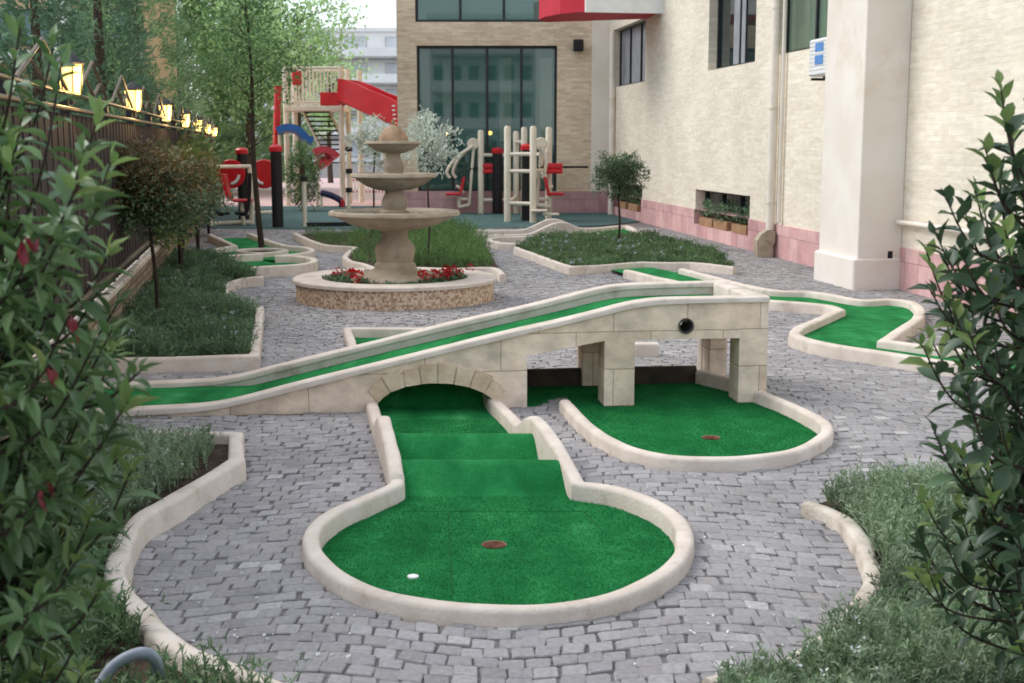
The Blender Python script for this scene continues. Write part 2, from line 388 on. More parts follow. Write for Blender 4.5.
tp = P(413, 577, -.03); MB().lathe([(0, -.024), (.02, -.021), (.027, -.024), (.028, -.031)], (tp.x, tp.y, 0), 20, False).build('tee_marker', M['white'], lane, True)
sm = MB()                                             # seams of the turf strips
for x0, y0, x1, y1 in ((568, 497, 600, 527), (448, 492, 452, 596)):
    a, b = P(x0, y0, -.0285), P(x1, y1, -.0285); dd = (b-a).normalized(); nn = Vector((-dd.y, dd.x, 0))*.003
    sm.add([a-nn, b-nn, b+nn, a+nn], [(0,1,2,3)])
M['seam'] = mat('turf_seam', lin((20,92,44)), None, 9, .95)
sm.build('turf_seam', M['seam'], lane)
CULL.append([(p.x, p.y) for p in path])

# ================================================================ BRIDGE (raised lane)
ntop = [BU(*p) for p in ((40,414), (100,413), (144,411), (211,407), (241,400), (305,384), (400,360), (500,336), (566,320.5), (605,311), (642,301.5), (700,299), (769,298))]
uR = BU(769, 298)[0]; TOPZ = ntop[-1][1]
def topz(u):
    for (u0, z0), (u1, z1) in zip(ntop, ntop[1:]):
        if u <= u1: return z0+(z1-z0)*max(0, (u-u0))/(u1-u0)
    return TOPZ
uL = ntop[0][0]
us = list(np.linspace(uL, uR, 70))
sm_top = [np.mean([topz(u+k*.12) for k in (-1.5,-1,-.5,0,.5,1,1.5)]) for u in us]
arch = [BU(*p) for p in ((378,403), (384,397), (391,392), (406,386.5), (426,383.3), (449,383.3), (467,386.5), (482,392), (490,397), (496,403))]
aL, aR = arch[0][0], arch[-1][0]
pA = BU(527, 405)[0]; pB0, pB1 = BU(604, 405)[0], BU(634, 405)[0]; pC0 = BU(738, 400)[0]
o1a, o1b = BU(527, 356)[1], BU(600, 341)[1]; o2 = BU(690, 339)[1]
def face_outline(top):
    o = [(u, z) for u, z in zip(us, top)]
    o += [(uR, -.02), (pC0, -.02), (pC0, o2), (pB1, o2), (pB1, -.02), (pB0, -.02), (pB0, o1b), (pA, o1a), (pA, -.02), (aR, -.02)]
    o += [(u, z) for u, z in arch[::-1]] + [(aL, -.02), (uL, -.02)]
    return o
br = thing('golf_bridge', 'stone golf bridge with sloping green lane on top, arch and pillars below', 'golf bridge', BP(2.0, 0))
WT = .13
o = face_outline(sm_top); ph = BU(686, 326); pr = .062
hole = [BP(ph[0]+pr*math.cos(2*PI*k/20), ph[1]+pr*math.sin(2*PI*k/20)) for k in range(20)]
MB().prism([BP(u, z) for u, z in o], [hole], bn*WT).build('side_wall', M['facing'], br)
MB().prism([BP(u, z, BW-WT) for u, z in o], [], bn*WT).build('side_wall', M['kerb'], br)
# pipe through the near wall
pm = MB(); c = BP(*ph); pts = []
for r_, v in ((pr-.001, -.012), (pr-.001, .3), (pr-.012, .3), (pr-.012, -.012)):
    pts.append([c+bt*r_*math.cos(2*PI*k/20)+Vector((0,0,1))*r_*math.sin(2*PI*k/20)+bn*v for k in range(20)])
pm.loft(pts+[pts[0]]); pm.build('ball_pipe', M['pipegrey'], br, 40)
# copings on both side walls, end kerb, deck with turf
for v0, mm in ((WT/2-.006, 'kerb'), (BW-WT/2+.006, 'kerb')):
    kb = MB(); kerb(kb, [BP(u, 0, v0) for u in us], WT+.026, [z+.012 for z in sm_top], [z-.028 for z in sm_top], r=.014, wob=.004); kb.build('coping', M[mm], br, 50)
kb = MB(); kerb(kb, [BP(uR-.07, 0, v) for v in np.linspace(WT+.012, BW-WT-.012, 8)], .14, TOPZ+.010, TOPZ-.16, r=.014); kb.build('end_kerb', M['kerb'], br, 50)
dk = MB(); rings = []
for u, z in zip(us, sm_top):
    zt = max(z-.105, .006); zb = max(z-.19, .0); rings.append([BP(u, zb, WT-.01), BP(u, zt, WT-.01), BP(u, zt, BW-WT+.01), BP(u, zb, BW-WT+.01)])
dk.loft(rings, True, True); dk.build('deck', M['facing'], br)
tf = MB(); tf.loft([[BP(u, max(z-.105, .006)+.012, WT+.001), BP(u, max(z-.105, .006)+.012, BW-WT-.001)] for u, z in zip(us[:-2], sm_top)], closed=False); tf.build('ramp_turf', M['turf'], br, 60)
# vault under the arch
vt = MB(); seq = [(aL, -.02)]+arch+[(aR, -.02)]
vt.loft([[BP(u, z, WT-.002), BP(u, z, BW-WT+.002)] for u, z in seq], closed=False)
vt.loft([[BP(u+(.06 if u > (aL+aR)/2 else -.06), z+.06, WT-.002), BP(u+(.06 if u > (aL+aR)/2 else -.06), z+.06, BW-WT+.002)] for u, z in seq], closed=False)
vt.build('vault', M['facing'], br)
# square pillars behind the openings
for u0, u1, v in ((pB0-.02, pB1-.06, BW-.20), (pC0+.0, uR-.08, BW-.2)):
    MB().box(BP((u0+u1)/2, o2/2-.01, v-.06), (u1-u0, .22, o2), (bt, bn), .006).build('pillar', M['facing'], br)
for u0, u1 in ((pB0, pB1), (pC0, uR)):
    MB().box(BP((u0+u1)/2, (o2-.03)/2+.0, WT+.06), (u1-u0-.004, .13, o2-.0), (bt, bn)).build('pillar', M['facing'], br)
M['archstone'] = mat('arch_ring_stone', lin((226,204,178)), lin((200,174,146)), 7, .85, .4, 30, dirt=(lin((156,132,106)), 5, .6))
# stones of the arch ring, each set a few millimetres proud
ap = [Vector((u, z)) for u, z in arch]; al = [0]
for a, b in zip(ap, ap[1:]): al.append(al[-1]+(b-a).length)
def on_arch(f):
    x = f*al[-1]; k = 0
    while k < len(al)-2 and al[k+1] < x: k += 1
    t = (x-al[k])/(al[k+1]-al[k]); p = ap[k].lerp(ap[k+1], t); k0, k1 = max(0, k-1), min(len(ap)-1, k+2); d = (ap[k1]-ap[k0]).normalized(); return p, Vector((-d.y, d.x))
NV = 8
for k in range(NV):
    th_ = (.125, .14, .13, .15, .16, .135, .15, .13)[k]; f0, f1 = (k+.045)/NV, (k+.955)/NV; inn, out = [], []
    for f in (f0, f0*.5+f1*.5, f1):
        p, nr = on_arch(f); inn.append(p+nr*.001); out.append(p+nr*th_)
    MB().prism([BP(p.x, p.y, -.012-.003*(k % 3)) for p in inn+out[::-1]], [], bn*.02).build('arch_stone', M['archstone'], br)
CULL.append([BP(uL, 0)[:2], BP(pA, 0)[:2], BP(pA, 0, BW)[:2], BP(uL, 0, BW)[:2]])

# ================================================================ ROUND-ENDED LANE UNDER THE BRIDGE
l2_px = [(565,400), (582,418), (605,436), (634,448), (669,455), (711,457.5), (753,456), (795,449), (820,437), (827,428), (821,419), (795,405), (760,391)]
l2 = spline(px(l2_px, .08), (), 5)
lane2 = thing('golf_lane', 'wide golf lane with a rounded end passing between the bridge pillars', 'golf lane', P(711, 438))
kb = MB(); kerb(kb, l2, .088, .08, wob=.003); kb.build('border', M['kerb'], lane2, 50)
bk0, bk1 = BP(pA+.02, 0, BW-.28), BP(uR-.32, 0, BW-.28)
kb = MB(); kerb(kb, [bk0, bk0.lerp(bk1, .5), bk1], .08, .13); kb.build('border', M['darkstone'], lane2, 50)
bk2 = BP(uR-.06, 0, .32); kb = MB(); kerb(kb, [BP(uR-.30, 0, BW-.34), bk2], .08, .10); kb.build('border', M['kerb'], lane2, 50)
h2 = P(711, 438, -.012)
pol = [Vector((p.x, p.y, -.012)) for p in l2] + [Vector((*bk2[:2], -.012)), Vector((*bk1[:2], -.012)), Vector((*bk0[:2], -.012)), Vector((*BP(pA+.02, 0, .02)[:2], -.012)), Vector((*P(566, 396)[:2], -.012))]
pol2 = list(pol); MB().poly(pol, [circle(h2, .058, 28, -.012)]).build('green_turf', M['turf'], lane2)
cup = MB(); cup.lathe([(.0, -.06), (.045, -.06), (.057, -.05), (.0585, -.010), (.064, -.007)], (h2.x, h2.y, 0), 28, False); cup.build('hole_cup', M['cup'], lane2, True)
CULL.append([(p.x, p.y) for p in pol])
# end of a low kerb seen through the bridge
kb = MB(); kerb(kb, px([(628,345), (658,345)]), .12, .12); t = kb.build('kerb_block', M['kerb'], None, 50, label='short pale kerb block on the cobbles behind the bridge pillars', category='kerb')

# ================================================================ ZIGZAG LANE BY THE WALL
far_px = [(627,259.5), (682,270), (760,289.5), (811,293), (860,301), (889,300.5), (911,303.5), (920,311), (917,320), (884,342), (940,349.5), (1000,356), (1060,361)]
near_px = [(584,257), (627,271), (669,281), (770,302), (824,306), (840,311), (799,329), (796,336), (824,345), (889,354.5), (934,362), (1000,371), (1060,380)]
fp = spline(px(far_px), (8, 9), 5); npth = spline(px(near_px), (3, 5, 6), 5)
lane3 = thing('golf_lane', 'zigzag golf lane with pale borders running beside the long wall', 'golf lane', P(850, 330))
kb = MB(); kerb(kb, fp[5:], .12, .12); kb.build('border', M['kerb'], lane3, 50)
kb = MB(); kerb(kb, npth[5:], .12, .12); kb.build('border', M['kerb'], lane3, 50)
pol = [Vector((p.x, p.y, .045)) for p in npth] + [Vector((p.x, p.y, .045)) for p in fp[::-1]]
MB().poly(pol).build('lane_turf', M['turf'], lane3); CULL.append([(p.x, p.y) for p in pol])

# ================================================================ LOOPED LANE AT THE BACK LEFT
lane4 = thing('golf_lane', 'small looped golf lane with a circular end near the red exercise machine', 'golf lane', P(250, 262))
loopB = spline(px([(275,258), (299,258), (313,261), (311,264.5), (289,267.5), (242,269.5), (203,267.5), (191,264), (200,260), (227,257.5), (262,256)], .12), (), 5)
kb = MB(); kerb(kb, loopB, .12, .16); kb.build('border', M['kerb'], lane4, 50)
l4 = spline(px([(210,235), (235,246.5), (214,250), (209.5,253), (225,256), (262,255.5)], .12), (1,), 5)
r4 = spline(px([(249.5,234), (280,245), (305,248), (312,251.5), (299,254.5), (280,256)], .12), (), 5)
for q in (l4, r4): kb = MB(); kerb(kb, q, .11, .14); kb.build('border', M['kerb'], lane4, 50)
kb = MB(); ringt = spline(px([(285,250.5), (262,253), (240,251.5), (240,249.5), (262,248.5), (281,249)], .12), (), 5, True); kerb(kb, ringt, .08, .13, closed=True); kb.build('tree_ring', M['kerb'], lane4, 50)
MB().poly([Vector((p.x, p.y, .09)) for p in ringt]).build('tree_soil', M['soil'], lane4)
pol = [Vector((p.x, p.y, .045)) for p in l4] + [Vector((p.x, p.y, .045)) for p in r4[::-1]]
MB().poly(pol).build('runway_turf', M['turf'], lane4); CULL.append([(p.x, p.y) for p in pol])
pol = [Vector((p.x, p.y, .043)) for p in loopB]; MB().poly(pol).build('green_turf', M['turf'], lane4); CULL.append([(p.x, p.y) for p in pol])

# ================================================================ HUMPED LANE AT THE FAR END
lane5 = thing('golf_lane', 'far golf lane with a raised hump in its pale borders beside the gym posts', 'golf lane', P(560, 236))
def humpz(p, c): x = abs(p.x-c)/.75; return .13 + (.24*(.5+.5*math.cos(PI*x)) if x < 1 else 0)
f5 = spline(px([(430,231.5), (500,230.5), (538,230.3), (553,230), (574,229.7), (600,228), (622,226), (630,227), (640,234), (652,237.5), (668,239)], .12), (), 5)
n5 = spline(px([(459,235.5), (500,235), (538,234.5), (560,234), (578,233.5), (598,233.5), (612,236.5)], .12), (), 5)
m5 = spline(px([(524,243.5), (501,243), (490,240), (498,237.5), (541,236.5), (578,236.5), (612,237)], .12), (), 5)
c5, c6 = P(553, 230, .12).x, P(560, 234, .12).x
kb = MB(); kerb(kb, f5, .12, [humpz(p, c5) for p in f5]); kb.build('border', M['kerb'], lane5, 50)
kb = MB(); kerb(kb, n5, .12, [humpz(p, c6) for p in n5]); kb.build('border', M['kerb'], lane5, 50)
kb = MB(); kerb(kb, m5, .12, .13); kb.build('border', M['kerb'], lane5, 50)
pol = [P(585,231,.045), P(620,228,.045), P(632,229,.045), P(650,239,.045), P(640,243,.045), P(612,239,.045)]
MB().poly(pol).build('lane_turf', M['turf'], lane5); CULL.append([(p.x, p.y) for p in pol])

# ================================================================ PLANTING BEDS: kerbs and soil
beds = {}
def bed(key, kpx, extra, zs, label, w=.095, h=.13, sharp=(), mk='kerb', soil_kind=True):
    k = spline(px(kpx, h), sharp, 5); kb = MB(); kerb(kb, k, w, h, wob=.007)
    kb.build('bed_kerb', M[mk], None, 50, label=label, category='kerb')
    pol = [Vector((p.x, p.y, zs)) for p in k] + [Vector((*e[:2], zs)) for e in extra]
    MB().poly(pol).build('soil', M['soil'], None, kind='structure'); beds[key] = [(p.x, p.y) for p in pol]; CULL.append(beds[key])
fw = lambda D: Vector((-1.52-.19*D-.35, D, 0))        # foot of the fence wall
bed('left', [(60,359), (106,358), (254,355), (257,330), (260,307), (236,300), (225,290), (227,284), (241,278), (263,276.5)], [P(215,262), fw(22), fw(13)], .07, 'pale stepped kerb round the flower bed of the standard trees', sharp=(2, 4))
bed('nearleft', [(150,431), (221,432), (236,433), (236,458), (200,480), (166,501), (142,514), (127,532), (119,551), (115,570), (123,589), (142,612), (169,637), (208,659), (250,677), (300,696)], [Vector((-.9,2.2,0)), Vector((-3.2,2.2,0)), Vector((-3.6,8.6,0))], .06, 'weathered curving kerb of the flower bed under the left shrub', sharp=(2, 3))
bed('nearright', [(806,501), (828,507), (846,518), (860,536), (870,557), (874,575), (863,597), (842,625), (814,646), (778,666), (735,673), (709,679)], [P(700,700), Vector((.6,3.3,0)), Vector((3.2,3.0,0)), Vector((3.4,6.4,0)), P(880,492)], .04, 'mossy curving kerb of the flower bed in the lower right corner', sharp=(), h=.075, mk='kerb_old', w=.085)
bed('mid', [(516,247), (571,266.5), (642,262), (690,262), (735,266.5)], [P(716,257), P(650,240), P(540,240.5)], .09, 'pale angular kerb of the bed around the single standard tree by the wall', sharp=(1, 2, 3))
bed('fount', [(295,233), (321,243.5), (356,247), (345,257), (366,264.5), (385,268), (440,268), (491,267.5), (503,274)], [P(490,258), P(470,240), P(438,231)], .09, 'wavy pale kerb of the green bed behind the fountain', sharp=(2,))

# ================================================================ FOUNTAIN
FC = Vector((P(398, 295).x, P(398, 311).y+1.3, 0)); FR = 1.3; fx, fy = FC.x, FC.y
m, nt2, bb, N, L = newmat('mosaic_chips')
tc = N('ShaderNodeTexCoord'); vo = N('ShaderNodeTexVoronoi'); vo.distance = 'CHEBYCHEV'; vo.inputs['Scale'].default_value = 38; vo.inputs['Randomness'].default_value = .35
L(tc.outputs['Object'], vo.inputs['Vector'])
cr = N('ShaderNodeValToRGB'); el = cr.color_ramp.elements; el[0].color = (*lin((158,124,100)), 1); el[1].color = (*lin((226,210,190)), 1)
for p_, c_ in ((.22, (196,168,140)), (.5, (216,196,172)), (.78, (178,146,120)), (.88, (204,178,150))): e = el.new(p_); e.color = (*lin(c_), 1)
cr.color_ramp.interpolation = 'CONSTANT'; sx = N('ShaderNodeSeparateColor'); L(vo.outputs['Color'], sx.inputs[0]); L(sx.outputs[0], cr.inputs[0]); L(cr.outputs[0], bb.inputs['Base Color']); bb.inputs['Roughness'].default_value = .6
bp = N('ShaderNodeBump'); bp.inputs['Strength'].default_value = .4; bp.invert = True; L(vo.outputs['Distance'], bp.inputs['Height']); L(bp.outputs[0], bb.inputs['Normal'])
M['mosaic'] = m
fo = thing('fountain', 'three tiered sandstone fountain in a round mosaic planter', 'fountain', (fx, fy, 0))
MB().lathe([(FR-.33, -.02), (FR-.33, .20), (FR-.02, .24), (FR-.02, -.02)], FC, 72, False).build('planter_wall', M['mosaic'], fo, 30)
MB().lathe([(FR-.36, .235), (FR-.36, .275), (FR-.345, .285), (FR+.005, .285), (FR+.02, .272), (FR+.02, .235), (FR-.36, .235)], FC, 72, False).build('rim', M['kerb'], fo, 30)
MB().lathe([(0, .205), (FR-.34, .205)], FC, 48, False).build('planter_soil', M['soil'], fo)
prof = [(0,.20), (.64,.20), (.64,.27), (.60,.30), (.32,.37), (.27,.40), (.265,.45), (.235,.48), (.25,.56), (.265,.63), (.25,.69), (.18,.77), (.162,.83), (.18,.88), (.22,.91), (.255,.92), (.255,.945), (.30,.95)]
MB().lathe(prof, FC, 48, False).build('pedestal', M['fount'], fo, 50)
def bowl(z, r, d, name='bowl'):
    p = [(.20*r/.84, z-d), (r*.40, z-d*.96), (r*.66, z-d*.72), (r*.84, z-d*.42), (r*.90, z-d*.28), (r*.97, z-d*.26), (r, z-d*.20), (r, z-.02), (r*.985, z), (r*.93, z+.004), (r*.88, z-.05*r/.8), (r*.5, z-d*.55), (0, z-d*.7)]
    return MB().lathe(p, FC, 56, False).build(name, M['fount'], fo, 45)
bowl(1.135, .845, .24); bowl(1.615, .55, .22); bowl(2.02, .365, .15)
MB().lathe([(.22,1.0), (.20,1.06), (.19,1.105), (.19,1.13), (.145,1.15), (.155,1.18), (.168,1.22), (.160,1.28), (.13,1.33), (.112,1.37), (.12,1.40), (.16,1.41)], FC, 40, False).build('stem', M['fount'], fo, 50)
MB().lathe([(.18,1.50), (.155,1.56), (.15,1.60), (.112,1.62), (.122,1.65), (.135,1.69), (.128,1.74), (.10,1.79), (.084,1.83), (.09,1.86), (.12,1.88)], FC, 40, False).build('stem', M['fount'], fo, 50)
MB().lathe([(.10,1.95), (.186,1.99), (.19,2.03), (.186,2.06), (.172,2.10), (.14,2.15), (.095,2.19), (.05,2.215), (.026,2.23), (.024,2.25), (.028,2.27), (.015,2.29), (0,2.29)], FC, 40, False).build('finial', M['founttop'], fo, 50)
wm, _, wb_, _, _ = newmat('still_water'); wb_.inputs['Base Color'].default_value = (.03,.04,.04,1); wb_.inputs['Roughness'].default_value = .03
for z, r in ((1.105, .79), (1.592, .51)): MB().lathe([(0, z), (r, z)], FC, 48, False).build('water', wm, fo)
CULL.append([(p.x, p.y) for p in circle(FC, FR-.05, 40)])

# ================================================================ PAVED COURT (setts)
m, nt2, bb, N, L = newmat('granite_setts'); bb.inputs['Roughness'].default_value = .75
g = N('ShaderNodeNewGeometry'); cr = N('ShaderNodeValToRGB'); el = cr.color_ramp.elements
el[0].color = (*lin((130,127,126)), 1); el[1].color = (*lin((172,169,166)), 1)
for p_, c_ in ((.2, (138,135,135)), (.45, (144,141,141)), (.62, (142,137,134)), (.80, (149,146,145)), (.96, (155,152,151))): e = el.new(p_); e.color = (*lin(c_), 1)
L(g.outputs['Random Per Island'], cr.inputs[0]); tc = N('ShaderNodeTexCoord'); n1 = N('ShaderNodeTexNoise'); n1.inputs['Scale'].default_value = 38; n1.inputs['Detail'].default_value = 8
L(tc.outputs['Object'], n1.inputs['Vector']); n2 = N('ShaderNodeTexNoise'); n2.inputs['Scale'].default_value = .9; n2.inputs['Detail'].default_value = 6; L(tc.outputs['Object'], n2.inputs['Vector'])
a_ = N('ShaderNodeMath'); a_.operation = 'ADD'; L(n1.outputs[0], a_.inputs[0]); L(n2.outputs[0], a_.inputs[1])
r_ = N('ShaderNodeMapRange'); r_.inputs[1].default_value = .7; r_.inputs[2].default_value = 1.3; r_.inputs[3].default_value = .74; r_.inputs[4].default_value = 1.22; L(a_.outputs[0], r_.inputs[0])
h_ = N('ShaderNodeHueSaturation'); L(r_.outputs[0], h_.inputs['Value']); L(cr.outputs[0], h_.inputs['Color']); L(h_.outputs[0], bb.inputs['Base Color'])
bp = N('ShaderNodeBump'); bp.inputs['Strength'].default_value = .5; bp.inputs['Distance'].default_value = .01; L(n1.outputs[0], bp.inputs['Height']); L(bp.outputs[0], bb.inputs['Normal'])
M['setts'] = m
def setts(x0, x1, y0, y1, detail):
    sx_, sy_ = .102, .100
    ni, nj = int((x1-x0)/sx_), int((y1-y0)/sy_)+8
    I, J = np.meshgrid(np.arange(ni), np.arange(-8, nj), indexing='ij')
    I = I.ravel(); J = J.ravel(); n = len(I)
    rowj = RNG.uniform(-.5, .5, nj+20)[J+8]*sx_
    X = x0 + I*sx_ + (J % 2)*sx_*.5 + rowj*.5
    arc = lambda x: .085*(1-np.cos(2*PI*x/1.7))
    arcd = lambda x: .085*2*PI/1.7*np.sin(2*PI*x/1.7)
    jx = RNG.normal(0, .007, n); jy = RNG.normal(0, .006, n)
    X = X+jx; Yr = y0 + J*sy_ + jy; Y = Yr + arc(X)
    keep = (Y > y0) & (Y < y1) & (np.abs(X) < .45*Y+2.4)
    for pl in CULL: keep &= ~(inside_np(X, Y, pl) | inside_np(X+.022, Y, pl) | inside_np(X-.022, Y, pl) | inside_np(X, Y+.022, pl) | inside_np(X, Y-.022, pl))
    wallx = WA.x + (Y-WA.y)*wt.x/wt.y
    keep &= (X < wallx+.1) & (X > -1.52-.19*Y-.40)
    X, Y, Yr = X[keep], Y[keep], Yr[keep]; n = len(X)
    hw = sx_/2*RNG.uniform(.95, 1.01, n); hh = sy_/2*RNG.uniform(.945, 1.01, n); th = RNG.normal(0, .045, n)
    zt = RNG.normal(0, .0025, n); tx = RNG.normal(0, .02, n); ty = RNG.normal(0, .02, n)
    if detail: lev = [(1.02, -.03), (.985, -.005), (.90, -.0005), (.5, .001)]
    else: lev = [(1.0, -.03), (.95, 0)]
    corners = np.array([(-1,-.84), (-.84,-1), (.84,-1), (1,-.84), (1,.84), (.84,1), (-.84,1), (-1,.84)]) if detail else np.array([(-1,-1), (1,-1), (1,1), (-1,1)])
    cj = 1+RNG.normal(0, .06, (n, len(corners), 2)); nc = len(corners); V = []
    for s_, z_ in lev:
        lx = corners[None,:,0]*cj[:,:,0]*hw[:,None]*s_; ly = corners[None,:,1]*cj[:,:,1]*hh[:,None]*s_
        wx = X[:,None]+lx*np.cos(th)[:,None]-ly*np.sin(th)[:,None]; wy = Yr[:,None]+arc(wx)+lx*np.sin(th)[:,None]+ly*np.cos(th)[:,None]
        V.append(np.stack([wx, wy, z_+zt[:,None]+tx[:,None]*lx+ty[:,None]*ly], -1))
    V = np.stack(V, 1); k = len(lev)*nc; base = (np.arange(n)*k)[:,None,None]
    qs = np.array([[(i*nc+j, i*nc+(j+1) % nc, (i+1)*nc+(j+1) % nc, (i+1)*nc+j) for j in range(nc)] for i in range(len(lev)-1)]).reshape(1,-1,4)
    t0 = (len(lev)-1)*nc
    top = np.array([(t0, t0+1, t0+2, t0+3)] + ([(t0, t0+3, t0+4, t0+7), (t0+4, t0+5, t0+6, t0+7)] if detail else [])).reshape(1,-1,4)
    return V.reshape(-1,3), (np.concatenate([qs, top], 1)+base).reshape(-1,4)
V1, q1 = setts(-5, 5.2, 3.4, 13.0, True); V2, q2 = setts(-9.5, 6, 13.0, 31.0, False)
me = npmesh('cobbled_court', np.concatenate([V1, V2]), np.concatenate([q1, q2+len(V1)]))
structure(link('cobbled_court', me, M['setts'], None, 30, raw=True))
M['joints'] = mat('sandy_joints', lin((128,124,122)), lin((104,100,98)), 8, 1, .5, 90)
structure(MB().add([(-400,-300,-.09), (400,-300,-.09), (400,900,-.09), (-400,900,-.09)], [(0,1,2,3)]).build('ground', M['joints']))
l1o = [Vector((p.x, p.y, -.012)) for p in path[:-1]]; l2o = [Vector((p.x, p.y, -.0125)) for p in pol2]
structure(MB().poly([(-14,1.5,-.012), (14,1.5,-.012), (14,60,-.012), (-14,60,-.012)], [l1o, l2o]).build('paving_bed', M['joints']))
# play surface and the pink plaza beyond
rub = [P(150,228), P(300,229.5), P(430,229), P(538,228), P(600,226), P(640,222), Vector((3.0,37.6,0)), Vector((-3.3,37.6,0)), Vector((-3.4,41.5,0)), Vector((-12,41.5,0))]
structure(MB().poly([(p.x, p.y, .012) for p in rub]).build('play_surface', M['rubber']))
M['pinkpave'] = mat('pink_paving', lin((206,176,170)), lin((190,160,156)), 3, .9)
structure(MB().add([(-30,41.4,.004), (-3.2,41.4,.004), (-3.2,75,.004), (-30,75,.004)], [(0,1,2,3)]).build('plaza_paving', M['pinkpave']))


# ================================================================ LONG BUILDING WITH THE SPLIT-STONE WALL
def wall_grid(mb, frame, u0, u1, z0, z1, holes, depth):
    """wall face with rectangular openings, and the reveals of the openings; frame(u, z, v)"""
    U = sorted({u0, u1, *[h[0] for h in holes], *[h[1] for h in holes]}); Z = sorted({z0, z1, *[h[2] for h in holes], *[h[3] for h in holes]})
    U = [u for u in U if u0 <= u <= u1]; Z = [z for z in Z if z0 <= z <= z1]
    for a, b in zip(U, U[1:]):
        for c, d in zip(Z, Z[1:]):
            um, zm = (a+b)/2, (c+d)/2
            if any(h[0] < um < h[1] and h[2] < zm < h[3] for h in holes): continue
            mb.add([frame(a, c, 0), frame(b, c, 0), frame(b, d, 0), frame(a, d, 0)], [(0,1,2,3)])
    for h in holes:
        q = [(h[0], max(h[2], z0)), (h[1], max(h[2], z0)), (h[1], min(h[3], z1)), (h[0], min(h[3], z1))]
        for i in range(4):
            a, b = q[i], q[(i+1) % 4]
            mb.add([frame(*a, 0), frame(*b, 0), frame(*b, -depth), frame(*a, -depth)], [(0,1,2,3)])
def window(parent, frame, h, depth, nv, gm, fm='frame', t=.06, nh=0, label=None):
    """frame bars, and the glass as a sub-part"""
    u0, u1, z0, z1 = h; ux = (frame(1,0,0)-frame(0,0,0)).normalized(); vx = (frame(0,0,1)-frame(0,0,0)).normalized()
    m_ = MB()
    for k in range(nv+1):
        u = u0+t/2+(u1-u0-t)*k/nv; m_.box(frame(u, (z0+z1)/2, -depth+.03), (t, .06, z1-z0-.004), (ux, vx))
    for k in range(nh+2):
        z = z0+t/2+(z1-z0-t)*k/(nh+1)
        for j in range(nv):
            a = u0+t/2+(u1-u0-t)*j/nv+t/2; b = u0+t/2+(u1-u0-t)*(j+1)/nv-t/2
            m_.box(frame((a+b)/2, z, -depth+.03), (b-a, .052, t), (ux, vx))
    o_ = m_.build('window', M[fm], parent)
    g_ = MB().add([frame(u0, z0, -depth+.012), frame(u1, z0, -depth+.012), frame(u1, z1, -depth+.012), frame(u0, z1, -depth+.012)], [(0,1,2,3)])
    me = g_.build('pane', M[gm], None); me.parent = o_
    return o_
M['splitstone'] = stonestrip('cream_split_stone', WANG, (lin((234,225,207)), lin((223,212,192))), .42, .075, .004, lin((218,207,187)), .45, msize=.003, vr=(.85, 1.11))
M['pinktile'] = stonestrip('pink_stone_tiles', WANG, (lin((214,176,172)), lin((196,150,148))), .42, .40, .006, lin((150,120,116)), .4, msize=.006, offset=0, joint=.5, st=(3,3))
ab = thing('stone_clad_building', 'long cream split stone building with pink tiled base and drainpipes', 'building', WP(2, 0))
wfr = lambda u, z, v: WP(u, z, v)
uend = (37.5-WA.y)/wt.y; ust = -16.0
e0, e1 = WU(645, 81), WU(613, 88); W1 = (e0[0], e1[0], (e0[1]+e1[1])/2, WU(629, 24)[1])
hW = W1[3]-W1[2]
e0, e1 = WU(755, 62), WU(708, 70.5); zW2 = (e0[1]+e1[1])/2; W2 = (e0[0], e1[0], zW2, zW2+1.9)
e0, e1 = WU(838, 43.5), WU(775, 55); zW3 = (e0[1]+e1[1])/2; W3 = (e0[0], e1[0], zW3, zW3+1.9)
e0, e1 = WU(749, 238), WU(695, 222); L1 = (e0[0], e1[0], (e0[1]+e1[1])/2, WU(722, 192.5)[1])
e0, e1 = WU(642, 212), WU(614, 207); L2 = (e0[0], e1[0], (e0[1]+e1[1])/2, WU(630, 184)[1])
PZ = (WU(644, 201)[1]+WU(764, 221)[1]+WU(690, 207)[1])/3
holes = [W1, W2, W3, L1, L2]
mb = MB(); wall_grid(mb, wfr, ust, uend, PZ-.02, 9.5, holes, .28); mb.build('wall', M['splitstone'], ab)
mb = MB(); wall_grid(mb, lambda u, z, v: WP(u, z, v+.025), ust, uend, -.05, PZ, [L1, L2], .30)
mb.add([WP(ust, PZ, .025), WP(uend, PZ, .025), WP(uend, PZ, 0), WP(ust, PZ, 0)], [(0,1,2,3)]); mb.build('tiled_base', M['pinktile'], ab)
window(ab, wfr, W1, .24, 3, 'curtain'); window(ab, wfr, W2, .24, 2, 'glass', label=1); window(ab, wfr, W3, .24, 2, 'glasslight')
window(ab, wfr, L1, .27, 3, 'glass'); window(ab, wfr, L2, .27, 2, 'glass')
MB().box(WP((W2[0]+W2[1])/2+.1, W2[2]+1.0, -.21), (.75, .012, 1.9), (wt, wn)).build('curtain', M['curtain'], ab)
# square pillar
pf = P(856, 290); pu = (pf-WA).dot(wt); pv = (pf-WA).dot(wn); pb = P(825, 279); pu2 = (pb-WA).dot(wt)
MB().box(WP((pu+pu2)/2, 4.7, pv/2), (pu2-pu, pv-.002, 9.6), (wt, wn), .012).build('pillar', M['pillar'], ab)
MB().box(WP((pu+pu2)/2, .19, pv/2+.03), (pu2-pu+.05, pv+.06, .48), (wt, wn), .02).build('pillar_foot', M['pillar'], ab)
c = PL(890, 257, WP(pu, 0), wt); MB().box(c+wt*.012, (.03, .07, .16), (wt, wn)).build('socket_box', M['black'], ab)
